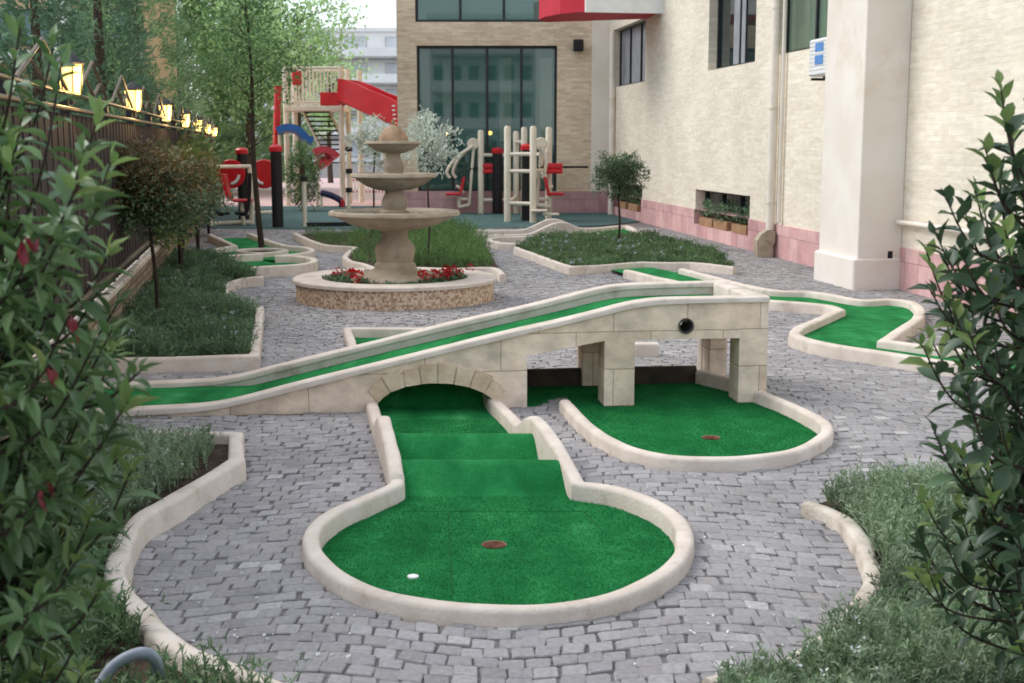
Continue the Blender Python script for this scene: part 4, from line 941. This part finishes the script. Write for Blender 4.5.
# ================================================================ VEGETATION
LEAF8 = (np.array([(0,0,0), (-.5,.35,.10), (0,.33,0), (.5,.35,.10), (-.42,.66,.05), (0,.66,-.05), (.42,.66,.05), (0,1,-.16)]), [(1,2,5,4), (2,3,6,5)], [(0,2,1), (0,3,2), (4,5,7), (5,6,7)])
LEAF4 = (np.array([(0,0,0), (.5,.5,.08), (0,1,-.06), (-.5,.5,.08)]), [(0,1,2,3)], [])
BLADE = (np.array([(-.5,0,0), (.5,0,0), (-.42,.4,.03), (.42,.4,.03), (-.25,.75,0), (.25,.75,0), (0,1,-.10)]), [(0,1,3,2), (2,3,5,4)], [(4,5,6)])
def unit(a): return a/np.maximum(np.linalg.norm(a, axis=-1, keepdims=True), 1e-9)
def leaves(name, Ps, Ds, Ls, ratio, m, parent=None, tpl=LEAF4, updev=.5, origin=None, **tags):
    Ps = np.asarray(Ps, float); Ds = unit(np.asarray(Ds, float)); n = len(Ps); Ls = np.broadcast_to(np.asarray(Ls, float), (n,))
    up = np.array([0,0,1.])+RNG.normal(0, updev, (n,3)); s = unit(np.cross(Ds, up)); nn = np.cross(s, Ds)
    T, q, t = tpl; W_ = Ls*ratio*RNG.uniform(.8, 1.2, n)
    V = Ps[:,None,:] + s[:,None,:]*(T[None,:,0:1]*W_[:,None,None]) + Ds[:,None,:]*(T[None,:,1:2]*Ls[:,None,None]) + nn[:,None,:]*(T[None,:,2:3]*Ls[:,None,None])
    b = (np.arange(n)*len(T))[:,None,None]
    me = npmesh(name, V, (np.array(q)[None]+b).reshape(-1,4), (np.array(t)[None]+b).reshape(-1,3) if t else None)
    return link(name, me, m, parent, False, raw=True, **tags)
def rdir(n): return unit(RNG.normal(0, 1, (n,3)))
def crown(c, rad, nclump, per, cr, shell=.45, squash=1.0, hole=0.0):
    """clumps of leaves through an uneven ellipsoid: positions and directions"""
    c = np.array(c); rad = np.array(rad); d = rdir(nclump); rr = RNG.uniform(shell, 1, nclump)**.7
    lump = 1+.16*np.sin(d[:,0]*5+c[0])*np.cos(d[:,2]*4+c[1])+.10*np.sin(d[:,1]*9)
    cc = c+d*rad*(rr*lump)[:,None]
    o = np.repeat(cc, per, 0); k = rdir(len(o))*(RNG.uniform(0, 1, len(o))**.5)[:,None]*cr
    Ps = o+k; Ds = unit(unit(Ps-c)*.6+rdir(len(o))*.9+np.array([0,0,.15])); return Ps, Ds
M['l_photinia'] = leafmat('glossy_green_leaf', lin((108,136,84)), lin((64,94,54)), .38, .25, .5)
M['l_young'] = leafmat('young_pale_leaf', lin((140,160,96)), lin((104,134,74)), .45, .35)
M['l_red'] = leafmat('red_young_leaf', lin((150,44,52)), lin((112,30,38)), .4, .35)
M['l_dark'] = leafmat('dark_green_leaf', lin((80,104,72)), lin((50,74,50)), .4, .22, .45)
M['l_brown'] = leafmat('bronze_green_leaf', lin((132,110,72)), lin((84,86,54)), .5, .25)
M['l_topiary'] = leafmat('topiary_leaf', lin((108,128,94)), lin((76,100,70)), .5, .25)
M['l_silver'] = leafmat('silver_leaf', lin((232,236,226)), lin((186,198,180)), .55, .3)
M['l_conifer'] = leafmat('conifer_foliage', lin((122,152,120)), lin((90,122,96)), .6, .42, .2, .3)
M['l_conifer2'] = leafmat('haze_lightened_conifer', lin((170,196,146)), lin((130,164,120)), .6, .45, .2, .3)  # both conifer greens are lightened to stand in for bright haze
M['l_light'] = leafmat('backlit_haze_leaf', lin((196,222,160)), lin((156,192,130)), .5, .45, .3)  # backlight and haze are put into this pale leaf colour
M['l_thin'] = leafmat('mid_green_tree_leaf', lin((116,148,96)), lin((84,118,76)), .5, .4, .3)
M['l_climb'] = leafmat('lamplight_tinted_leaf', lin((140,150,84)), lin((92,114,64)), .5, .35, .3)  # green with the lanterns' yellow light mixed into the leaf colour
M['g_grey'] = leafmat('grey_green_herb', lin((164,180,148)), lin((124,148,114)), .6, .3, .2)
M['g_green'] = leafmat('green_herb', lin((116,140,98)), lin((84,114,76)), .6, .3, .2)
M['g_deep'] = leafmat('deep_green_herb', lin((124,150,114)), lin((90,120,88)), .6, .3, .2)
M['g_bright'] = leafmat('bright_green_herb', lin((118,148,90)), lin((84,118,68)), .55, .35, .2)
M['petal'] = leafmat('white_petal', lin((236,236,232)), lin((216,218,222)), .7, .3, .2, .1)
M['lilac'] = leafmat('pale_lilac_petal', lin((206,210,222)), lin((184,190,206)), .7, .3, .2, .1)
M['l_bloom'] = leafmat('red_blossom', lin((206,36,44)), lin((168,24,36)), .5, .3)
M['stem'] = mat('green_brown_stem', lin((84,82,56)), lin((70,58,44)), 30, .7)

def A(v): return np.array((v[0], v[1], v[2]))
def shrub(name, label, base, tips, m_main, leafL, ratio=.36, spacing=.021, reds=(), origin=None, frac_young=.25, spread=.35):
    """big-leaved shrub: stems from the base, curved shoots to the tips, leaves spiralling up each shoot"""
    base = np.array(base, float); t = thing(name, label, 'shrub', base)
    st = MB(); Pm, Dm, Lm, Py, Dy, Ly, Pr, Dr, Lr = ([] for _ in range(9))
    nst = 7; stems = []
    for k in range(nst):
        a = 2*PI*k/nst; top = base+np.array([.22*math.cos(a), .22*math.sin(a), 1.55+.25*math.sin(k*2.1)])
        pts = [base+np.array([.05*math.cos(a), .05*math.sin(a), -.02]), base*.5+top*.5+np.array([.10*math.cos(a), .10*math.sin(a), 0]), top]
        sp = spline([Vector(p) for p in pts], (), 8); stems.append(np.array([A(p) for p in sp])); st.tube(sp, [.018-.011*i/len(sp) for i in range(len(sp))], 6)
    for i, tip in enumerate(tips):
        tip = np.array(tip, float); cand = np.concatenate(stems); below = cand[cand[:,2] < tip[2]-.10]; below = below if len(below) else cand[:7]
        dd = np.linalg.norm(below-tip-np.array([0,0,-.25]), axis=1); s0 = below[np.argmin(dd+RNG.uniform(0, .08, len(dd)))]
        mid = s0*.45+tip*.55+np.array([0,0,-.06]); mid[:2] += (tip[:2]-s0[:2])*.15
        sp = [A(p) for p in spline([Vector(s0), Vector(mid), Vector(tip)], (), 7)]; ln_ = sum(np.linalg.norm(b-a) for a, b in zip(sp, sp[1:]))
        st.tube([Vector(p) for p in sp], [.006-.004*k/len(sp) for k in range(len(sp))], 5)
        nl = max(8, int(min(ln_, .50)/spacing)); a0 = RNG.uniform(0, 6)
        for k in range(nl):
            f = 1-(k/nl)*min(1, .50/ln_); x = f*(len(sp)-1); j = min(int(x), len(sp)-2); p = sp[j]+(sp[j+1]-sp[j])*(x-j)
            ax = unit(sp[j+1]-sp[j]); side = unit(np.cross(ax, [.3,.2,1.])); oth = np.cross(ax, side); an = a0+k*2.4
            rad = side*math.cos(an)+oth*math.sin(an); out = .45+.75*min(1, k/6)
            d = unit(ax*(1.1-.7*min(1, k/8))+rad*out+np.array([0,0,.15-.05*k*.3])+RNG.normal(0, .12, 3)); L0 = leafL*RNG.uniform(.75, 1.15)*(.55+.45*min(1, k/4))
            if i in reds and k < 3: Pr.append(p); Dr.append(unit(d*.5+np.array([0,0,-.9]))); Lr.append(L0*.8)
            elif k < 5 and (i*0.618) % 1 < frac_young: Py.append(p); Dy.append(d); Ly.append(L0)
            else: Pm.append(p); Dm.append(d); Lm.append(L0)
    st.build('stems', M['darkbark'], t)
    leaves('foliage', Pm, Dm, Lm, ratio, m_main, t, LEAF8, .25)
    if Py: leaves('young_leaves', Py, Dy, Ly, ratio, M['l_young'], t, LEAF8, .25)
    if Pr: leaves('red_leaves', Pr, Dr, Lr, ratio*.9, M['l_red'], t, LEAF8, .25)
    return t
# shrub at the left edge: an uneven column of shoots
tips = []
bx, by = -1.62, 3.15
for k in range(640):
    z = RNG.uniform(.12, 2.22); a = RNG.uniform(0, 2*PI)
    edge = .60+.10*math.sin(z*5.0+1)+.05*math.sin(z*13) - .30*max(0, z-1.75)
    r = edge*RNG.uniform(.35, 1)**.6; tips.append((bx+r*math.cos(a), by+r*.95*math.sin(a)-.05, z))
n0 = len(tips)
for x, y, D in ((62,62,3.0), (100,110,3.2), (84,150,2.7), (112,160,2.9), (100,205,2.7), (55,40,3.2), (112,250,3.0), (120,300,3.1), (140,372,2.75), (128,402,2.7), (112,330,2.9), (132,470,2.9), (104,440,2.7), (20,28,3.1), (90,520,2.8), (60,480,2.6), (78,560,2.7), (100,590,2.9), (40,600,2.5), (80,180,2.6), (60,240,2.6), (92,350,2.7)): tips.append(A(Q(x, y, D)))
redt = []
for x, y in ((42,240), (70,325), (50,375), (24,246), (46,490)): redt.append(len(tips)); tips.append(A(Q(x, y-10, 2.62)))
shrub('large_shrub', 'tall dark glossy shrub with a few red leaves at the left edge', (bx, by, 0), tips, M['l_photinia'], .088, .34, reds=redt, frac_young=.42)
tips = []; bx, by = 1.86, 3.95
for k in range(300):
    z = RNG.uniform(.55, 2.15); a = RNG.uniform(0, 2*PI)
    edge = .60+.07*math.sin(z*4+.5)-.36*max(0, z-1.45)-.12*max(0, .7-z)
    r = edge*RNG.uniform(.3, 1)**.6; tips.append((bx+r*math.cos(a), by+r*.9*math.sin(a), z))
for x, y, D in ((1000,85,3.8), (985,148,3.8), (946,198,3.75), (975,190,3.9), (936,235,3.8), (960,250,3.7), (922,345,3.7), (934,432,3.7), (950,300,3.8), (930,290,3.8), (1010,130,3.8), (968,330,3.6), (1000,420,3.6), (990,500,3.6), (960,455,3.7), (1015,560,3.6), (1005,230,3.6)): tips.append(A(Q(x, y, D)))
redt = []
for x, y in ((966,390), (1018,535)): redt.append(len(tips)); tips.append(A(Q(x, y, 3.45)))
rs = shrub('large_shrub', 'broad dark green leafy shrub at the right edge, before the stone wall', (bx, by, 0), tips, M['l_dark'], .098, .42, spacing=.030, reds=redt[:0], frac_young=.45)

# --- ground cover of the beds
def herbs(name, label, poly, n, h0, h1, per, leafL, ratio, m, zg, lean=.5, skirt=0.0, keep=None, inset=0.0):
    """leafy stems with narrow leaflets, spread over a bed; one object of stuff"""
    pl = np.array([(p[0], p[1]) for p in poly]); lo, hi = pl.min(0)-skirt, pl.max(0)+skirt; X = []; Y = []
    while len(X) < n:
        x = RNG.uniform(lo[0], hi[0], n); y = RNG.uniform(lo[1], hi[1], n); ok = inside_np(x, y, poly)
        if skirt:
            for dx, dy in ((skirt,0), (-skirt,0), (0,skirt), (0,-skirt)): ok |= inside_np(x+dx, y+dy, poly)
        if inset:
            for k in range(8): ok &= inside_np(x+inset*math.cos(k*PI/4), y+inset*math.sin(k*PI/4), poly)
        if keep is not None: ok &= keep(x, y)
        dens = .5+.5*np.sin(x*6.1+1.3*np.sin(y*4.3))*np.sin(y*5.2+x*1.7); ok &= RNG.uniform(0, 1, n) < .35+.65*dens
        X += list(x[ok]); Y += list(y[ok])
    X = np.array(X[:n]); Y = np.array(Y[:n]); hh = RNG.uniform(h0, h1, n)*(.75+.35*np.sin(X*5)*np.cos(Y*4.3)); a = RNG.uniform(0, 2*PI, n); ln_ = np.abs(RNG.normal(0, lean, n))*hh
    tip = np.stack([np.cos(a)*ln_, np.sin(a)*ln_, hh], -1); b = np.stack([X, Y, np.full(n, zg)], -1)
    f = RNG.uniform(.15, 1.0, (n, per)); bend = np.stack([f**1.5, f**1.5, f], -1); Ps = (b[:,None,:]+tip[:,None,:]*bend).reshape(-1,3)
    Ds = unit(np.repeat(unit(tip), per, 0)*.7+rdir(n*per)*.75); Ls = leafL*RNG.uniform(.6, 1.25, n*per)
    o = leaves(name, Ps, Ds, Ls, ratio, m, None, BLADE if leafL > .05 else LEAF4, .6, kind='stuff', label=label)
    sb = leaves('herb_stems', b, tip, np.linalg.norm(tip, axis=1)*1.02, .012/max(.1, h1), m, None, BLADE, .2, kind='stuff', label=label)
    return b+tip
def blossoms(name, label, pts, m, size, per=5):
    pts = np.asarray(pts); Ps = np.repeat(pts, per, 0)+RNG.normal(0, size*.5, (len(pts)*per, 3)); Ds = unit(rdir(len(Ps))+np.array([0,0,.6]))
    return leaves(name, Ps, Ds, size, .8, m, None, LEAF4, .5, kind='stuff', label=label)
kr = lambda x, y: (y > 3.2) & (x < .46*y+.8)
tp_ = herbs('ground_cover', 'grey green ground cover spilling over the lower right bed', beds['nearright'], 8000, .10, .26, 26, .030, .26, M['g_grey'], .06, .5, 0, kr, .06)
herbs('ground_cover', 'sparse green shoots among the lower right ground cover', beds['nearright'], 900, .12, .30, 14, .040, .2, M['g_green'], .06, .6, 0, kr, .06)
sel = tp_[RNG.choice(len(tp_), 110, False)]; blossoms('white_flowers', 'small white flowers in the lower right bed', sel, M['petal'], .016, 6)
kl = lambda x, y: (x > -.50*y-.2) & (y > 2.9)
tp_ = herbs('ground_cover', 'grey green ground cover of the bed under the left shrub', beds['nearleft'], 2800, .12, .32, 26, .031, .26, M['g_grey'], .06, .45, 0, lambda x, y: kl(x, y) & (y > 5.6) & (y < 8.5), .16)
herbs('ground_cover', 'deep green blades growing under the left shrub', beds['nearleft'], 3600, .08, .22, 14, .046, .18, M['g_green'], .06, .6, 0, lambda x, y: kl(x, y) & (y < 6.3) & ((x+1.40)**2*2.2+(y-4.55)**2 > .05), .07)
sel = tp_[RNG.choice(len(tp_), 50, False)]; blossoms('white_flowers', 'small white flowers in the lower left bed', sel, M['petal'], .012, 5)
tp_ = herbs('ground_cover', 'deep green ground cover under the bronze standard trees', beds['left'], 7500, .10, .30, 13, .046, .26, M['g_deep'], .07, .55, 0, None, .06)
sel = tp_[RNG.choice(len(tp_), 260, False)]; sel = sel[np.sin(sel[:,0]*4)*np.cos(sel[:,1]*3) > .1]; blossoms('pale_flowers', 'pale lilac flowers among the ground cover of the standard trees', sel, M['lilac'], .022, 6)
tp_ = herbs('ground_cover', 'even green ground cover round the single standard tree', beds['mid'], 5000, .05, .16, 11, .045, .32, M['g_green'], .09, .4, 0)
sel = tp_[RNG.choice(len(tp_), 200, False)]; fm_ = beds['mid'][12]; sel = sel[(sel[:,1] < 25.3) & (np.sin(sel[:,0]*3.3) > -.5)]; blossoms('pale_flowers', 'pale flowers along the front of the single standard tree', sel, M['lilac'], .03, 6)
fb = lambda x, y: (x-fx)**2+(y-fy)**2 > 1.4**2
herbs('ground_cover', 'bright feathery green plants behind the fountain on the right', beds['fount'], 1700, .12, .55, 24, .050, .22, M['g_bright'], .09, .5, 0, lambda x, y: fb(x, y) & (x > fx-.15), .1)
herbs('ground_cover', 'lower patchy green plants left of the fountain foot', beds['fount'], 1300, .06, .26, 14, .045, .24, M['g_bright'], .09, .6, 0, lambda x, y: fb(x, y) & (x < fx), .1)
# petals on the setts
pp_ = []
for c_, n_, s_ in (((-1.45,5.1), 40, .35), ((-1.1,4.75), 40, .3), ((1.15,6.7), 60, .5), ((1.0,5.0), 25, .3), ((-.9,6.2), 14, .7), ((.6,4.9), 14, .8)):
    pp_ += [(c_[0]+RNG.normal(0, s_), c_[1]+RNG.normal(0, s_), .008) for _ in range(n_)]
pp_ = [p for p in pp_ if not any(inside((p[0], p[1]), c_) for c_ in CULL)]
dd_ = rdir(len(pp_)); dd_[:,2] *= .15; leaves('fallen_petals', pp_, dd_, RNG.uniform(.012, .028, len(pp_)), .6, M['petal'], None, LEAF4, .3, kind='stuff', label='white petals fallen on the cobbles')

# --- standard trees
def standard(name, label, base, cx_, cy_, rx_, rz_, m, leafL, n=240, per=26, group=None, dens=.15, tr=.022, m2=None, ratio=.5):
    c = Q(cx_, cy_, base.y); t = thing(name, label, 'tree', base, group); b = Vector((base.x, base.y, 0))
    pts = spline([b, b.lerp(c, .35)+Vector((.02,0,0)), b.lerp(c, .7)-Vector((.015,0,0)), c], (), 5)
    m_ = MB(); m_.tube(pts, [tr*(1.15-.5*i/len(pts)) for i in range(len(pts))], 8); trk = m_.build('trunk', M['darkbark'], t, True)
    lm = MB()
    for k in range(12):
        d_ = rdir(1)[0]; d_[2] = abs(d_[2])*.8; e = c+Vector(d_*np.array([rx_, rx_, rz_])*.8); lm.tube([c-Vector((0,0,rz_*.5)), (c+e)/2-Vector((0,0,.05)), e], [tr*.5, tr*.35, tr*.15], 5)
    o = lm.build('limbs', M['darkbark'], None); o.parent = trk
    Ps, Ds = crown(c, (rx_, rx_, rz_), n, per, rx_*.20, dens); low = Ps[:,2] < c.z-rz_*1.02; Ps, Ds = Ps[~low], Ds[~low]
    if m2:
        top = (Ps[:,2]-c.z)/rz_+RNG.normal(0, .35, len(Ps)) > .05
        leaves('crown', Ps[~top], Ds[~top], leafL*RNG.uniform(.7, 1.2, (~top).sum()), ratio, m, t); leaves('young_growth', Ps[top], Ds[top], leafL*RNG.uniform(.7, 1.2, top.sum()), ratio, m2, t)
    else: leaves('crown', Ps, Ds, leafL*RNG.uniform(.7, 1.2, len(Ps)), ratio, m, t)
    return t
standard('standard_tree', 'bronze leaved ball crowned tree in the left bed, the nearer of the two', P(157,326,.07), 150, 193, .66, .50, M['l_topiary'], .058, 380, 26, 'ball crowned trees', m2=M['l_brown'])
standard('standard_tree', 'second bronze ball crowned tree, behind the nearer one in the left bed', P(179,275,.07), 186, 190, .50, .50, M['l_topiary'], .06, 220, 24, 'ball crowned trees', m2=M['l_brown'])
standard('standard_tree', 'green ball crowned tree standing alone in front of the long wall', P(618,243,.09), 620, 176, .52, .45, M['l_topiary'], .055, 300, 22, 'ball crowned trees')
standard('silver_tree', 'silver leaved ball tree behind the fountain, before the dark glazing', P(427.5,267,.09), 429, 142, .50, .52, M['l_silver'], .085, 120, 16, 'silver trees behind the fountain', .1, .016, ratio=.3)
standard('silver_tree', 'silver leaved ball tree left of the fountain top, under the red slide', P(371,238,.09), 376, 143, .56, .55, M['l_silver'], .10, 120, 16, 'silver trees behind the fountain', .1, .02, ratio=.3)
# thin young tree in the ring
def tree(name, label, base, h_, rad, cz_, m, leafL, n, per, tr, bark='bark', cr=.22, lean=(0,0), shell=.25, group=None):
    b = Vector((base.x, base.y, base.z if len(base) > 2 else 0)); t = thing(name, label, 'tree', b, group); top = b+Vector((lean[0], lean[1], h_))
    pts = spline([b-Vector((0,0,.05)), b.lerp(top, .35)+Vector((-.04,0,0)), b.lerp(top, .7)+Vector((.03,0,0)), top], (), 6); m_ = MB(); m_.tube(pts, [tr*(1.2-1.0*i/len(pts)) for i in range(len(pts))], 9)
    trk = m_.build('trunk', M[bark], t, True); c = Vector((b.x+lean[0]*.8, b.y+lean[1]*.8, cz_)); lm = MB()
    for k in range(14):
        f = .35+.6*k/14; s_ = pts[int(f*(len(pts)-1))]; d_ = rdir(1)[0]; d_[2] = .2+abs(d_[2])*.5; e = s_+Vector(unit(d_)*np.array(rad)*.75); lm.tube([s_, (s_+e)/2+Vector((0,0,.1)), e], [tr*.28, tr*.16, tr*.06], 5)
    o = lm.build('limbs', M[bark], None); o.parent = trk
    Ps, Ds = crown(c, rad, n, per, cr, shell); leaves('crown', Ps, Ds, leafL*RNG.uniform(.7, 1.25, len(Ps)), .5, m, t); return t
p = P(262,250,.09); c = Q(256,62,p.y)
tree('young_tree', 'thin young tree with loose mid green crown in the ring of the looped lane', p, c.z+1.1, (1.05,1.0,1.15), c.z+.25, M['l_thin'], .085, 230, 14, .05, 'darkbark', .22, (-.18,0), .2)
# conifers and trees beyond the fence
def conifer(name, label, X, Y, h_, r_, m, n=520, z0=.4, group='trees beyond the fence', sp=.30):
    t = thing(name, label, 'tree', (X, Y, 0), group)
    m_ = MB(); m_.tube([(X, Y, -.05), (X, Y, h_*.5), (X, Y, h_*.96)], [.16, .09, .02], 8); m_.build('trunk', M['bark'], t, True)
    f = RNG.uniform(0, 1, n)**1.25; a = RNG.uniform(0, 2*PI, n); prof = np.minimum(1, (1-f)*1.35)**.8*(1+.18*np.sin(a*3+f*9)); rr = prof*r_*RNG.uniform(.45, 1, n)**.5
    c = np.stack([X+rr*np.cos(a), Y+rr*np.sin(a), z0+f*(h_-z0)], -1); per = 22; o = np.repeat(c, per, 0); Ps = o+rdir(len(o))*sp*RNG.uniform(.2, 1, (len(o),1))
    out = np.stack([np.cos(a), np.sin(a), np.full(n, .25)], -1); Ds = unit(np.repeat(out, per, 0)+rdir(len(o))*.8+np.array([0,0,.2])); leaves('crown', Ps, Ds, RNG.uniform(.09, .22, len(Ps))*(1 if Y < 40 else 1.7), .26, m, t); return t
q0 = lambda x, D: Q(x, 150, D).x
conifer('conifer', 'dark conifer at far left rising between the hotel windows', q0(42,19), 19, 5.6, .8, M['l_conifer'], 300)
conifer('conifer', 'big dark conifer behind the second glowing lantern', q0(104,24), 24, 7.5, 1.15, M['l_conifer'], 560)
conifer('conifer', 'tall mid green conifer behind the cluster of lanterns', q0(180,50), 50, 9.6, 2.3, M['l_conifer2'], 800)
conifer('conifer', 'dark narrow conifer left of the second lantern', q0(84,27), 29, 7.0, .9, M['l_conifer'], 300)
conifer('conifer', 'mid green conifer just left of the thin young tree', q0(218,53), 53, 10.2, 2.4, M['l_conifer2'], 900)
conifer('conifer', 'green conifer filling the gap between the second and third lanterns', q0(140,28), 28, 8.2, 1.25, M['l_conifer2'], 640)
conifer('conifer', 'pale green conifer behind the trunk of the thin young tree', q0(252,57), 57, 9.6, 2.3, M['l_conifer2'], 800)
for x, D, cz_, rad, lb, n_ in ((300,54,6.2,(2.4,2.2,2.3),'light green leafy tree behind the railed deck of the play tower', 230), (250,50,5.2,(2.4,2.2,2.8),'light green tree behind the top of the thin young tree', 230), (330,66,4.6,(2.2,2,2.2),'pale green tree beyond the stairs of the play tower', 150)):
    tree('leafy_tree', lb, Vector((q0(x, D), D, 0)), cz_+1.2, rad, cz_, M['l_light'], .22, n_, 16, .13, 'bark', .5, (0,0), .2, 'light trees beyond the playground')
# shrubs climbing over the fence
for k, (D, ln_, top, lb) in enumerate(((18.6, 1.4, 1.75, 'lamplight tinted climbing shrub over the fence behind the bronze crowns'), (23.5, 1.8, 1.85, 'climbing shrub on the fence under the third and fourth lanterns'), (28.2, 1.7, 1.8, 'dense climbing shrub on the fence left of the red seat'))):
    c = FPt(D, 0, .28); t = thing('climbing_shrub', lb, 'shrub', FPt(D, 0, .28), 'shrubs along the fence'); n_ = 190
    m_ = MB()
    for j in range(5): e = FPt(D+(j-2)*ln_*.3, top*.9, .1); m_.tube([c, (c+e)/2+fn*.1, e], [.03, .02, .008], 6)
    m_.build('stems', M['darkbark'], t); u_ = RNG.uniform(-1, 1, n_); zz = .75+(top-.65)*RNG.uniform(0, 1, n_)*(1-.5*np.abs(u_)**3)
    cc = np.array([A(FPt(D+a*ln_, z_, RNG.uniform(-.05, .38))) for a, z_ in zip(u_, zz)]); o = np.repeat(cc, 16, 0); Ps = o+rdir(len(o))*.20; leaves('foliage', Ps, unit(rdir(len(o))+np.array([.5,-.3,.3])), RNG.uniform(.07, .13, len(o)), .45, M['l_climb'], t)
# round conifer in the playground, small tuft, window box plants
p = P(304, 211); t = thing('round_conifer', 'bushy green conifer beneath the blue slide', 'shrub', p); zt = Q(304, 144, p.y).z
MB().tube([p, Vector((p.x, p.y, zt*.7))], .06, 8).build('trunk', M['bark'], t); Ps, Ds = crown((p.x, p.y, zt*.5), (.55,.5,zt*.52), 150, 18, .16, .3); leaves('foliage', Ps, Ds, RNG.uniform(.07, .14, len(Ps)), .35, M['g_bright' if False else 'g_green'], t)
p = P(231, 281, .07); t = thing('small_bush', 'small round green tuft at the corner of the left bed by the looped lane', 'plant', p); MB().tube([p, p+Vector((0,0,.12))], .02, 6).build('stem', M['stem'], t)
Ps, Ds = crown((p.x, p.y, .17), (.26,.24,.13), 60, 14, .06, .2); leaves('foliage', Ps, Ds, RNG.uniform(.04, .07, len(Ps)), .3, M['g_green'], t)
wl = ['green trailing plant in the window box nearest the drainpipe', 'green plant in the middle window box by the drainpipe', 'spiky green plant in the far window box by the drainpipe', 'plant in the nearer planter behind the standard tree', 'plant in the farther planter behind the standard tree']
for (bx_, c, wd), lb in zip(FOLJ, wl):
    t = thing('potted_plant', lb, 'plant', c); m_ = MB()
    for k in range(5): m_.tube([c+wt*(wd*(k-2)*.18)-Vector((0,0,.06)), c+wt*(wd*(k-2)*.2)+Vector((0,0,.16))], .008, 5)
    m_.build('stems', M['stem'], t); n_ = 130; o = A(c)+np.array([A(wt*RNG.uniform(-.45, .45)*wd) for _ in range(n_)])+np.stack([RNG.normal(0, .05, n_), RNG.normal(0, .05, n_), RNG.uniform(0, .30, n_)], -1)
    leaves('foliage', o, unit(rdir(n_)+np.array([-.3,0,.5])), RNG.uniform(.07, .14, n_), .35, M['g_deep'], t)
# geraniums round the fountain foot
def geranium(ang, r_, label, nred):
    c = Vector((fx+r_*math.cos(R(ang)), fy+r_*math.sin(R(ang)), .20)); t = thing('geranium', label, 'flower', c, 'geraniums in the fountain planter'); m_ = MB()
    for k in range(5): a = 2*PI*k/5; m_.tube([c, c+Vector((.05*math.cos(a), .05*math.sin(a), .12))], .006, 5)
    m_.build('stems', M['stem'], t); Ps, Ds = crown((c.x, c.y, .27), (.11,.11,.06), 22, 6, .04, .2); leaves('foliage', Ps, Ds, RNG.uniform(.035, .06, len(Ps)), .8, M['g_deep'], t)
    hs = [A(c)+np.array([RNG.normal(0, .06), RNG.normal(0, .06), .17+RNG.uniform(-.03, .03)]) for _ in range(nred)]; o = np.repeat(np.array(hs), 26, 0); d_ = rdir(len(o)); leaves('blossoms', o+d_*.032, d_, .034, .9, M['l_bloom'], t)
for ang, nred, lb in ((213, 4, 'tall red geranium at the left end of the fountain planter'), (226, 4, 'red geranium second from the left in the fountain planter'), (246, 3, 'red geranium left of the middle in the fountain planter front'), (300, 3, 'red geranium right of the fountain foot, nearest the viewer'), (314, 4, 'dense red geranium at the front right of the fountain planter'), (328, 4, 'red geranium near the right end of the fountain planter'), (342, 3, 'rightmost red geranium in the fountain planter'), (10, 2, 'red geranium at the back right of the fountain planter'), (30, 2, 'red geranium behind the fountain foot on the right')):
    geranium(ang, .82, lb, nred)
aa = RNG.uniform(0, 2*PI, 900); rr_ = RNG.uniform(.70, .94, 900); Ps = np.stack([fx+rr_*np.cos(aa), fy+rr_*np.sin(aa), RNG.uniform(.205, .29, 900)], -1)
leaves('planter_greenery', Ps, unit(rdir(900)+np.array([0,0,.6])), RNG.uniform(.03, .06, 900), .7, M['g_deep'], None, kind='stuff', label='low greenery filling the fountain planter')

# short fibres of the turf on the two nearest greens
M['pile'] = leafmat('turf_fibre', lin((50,140,76)), lin((30,112,58)), .9, .2, .1, .2)
def pile(parent, poly, zf, n, hole):
    pl = np.array([(p[0], p[1]) for p in poly]); lo, hi = pl.min(0), pl.max(0); x = RNG.uniform(lo[0], hi[0], n); y = RNG.uniform(lo[1], hi[1], n); ok = inside_np(x, y, poly) & ((x-hole.x)**2+(y-hole.y)**2 > .066**2); x, y = x[ok], y[ok]
    Ps = np.stack([x, y, zf(y)], -1); leaves('turf_pile', Ps, unit(RNG.normal(0, .55, (len(x), 3))+np.array([0,0,1.])), RNG.uniform(.006, .011, len(x)), .30, M['pile'], parent, LEAF4, .8, kind='stuff')
bv = np.vectorize(bump)
pile(lane, [p for p in path if p.y < 9.4], lambda y: np.where(y > 7.0, -.029+bv(y), -.032), 150000, hc)
pile(lane2, [p for p in pol2], lambda y: np.full(len(y), -.013), 130000, h2)
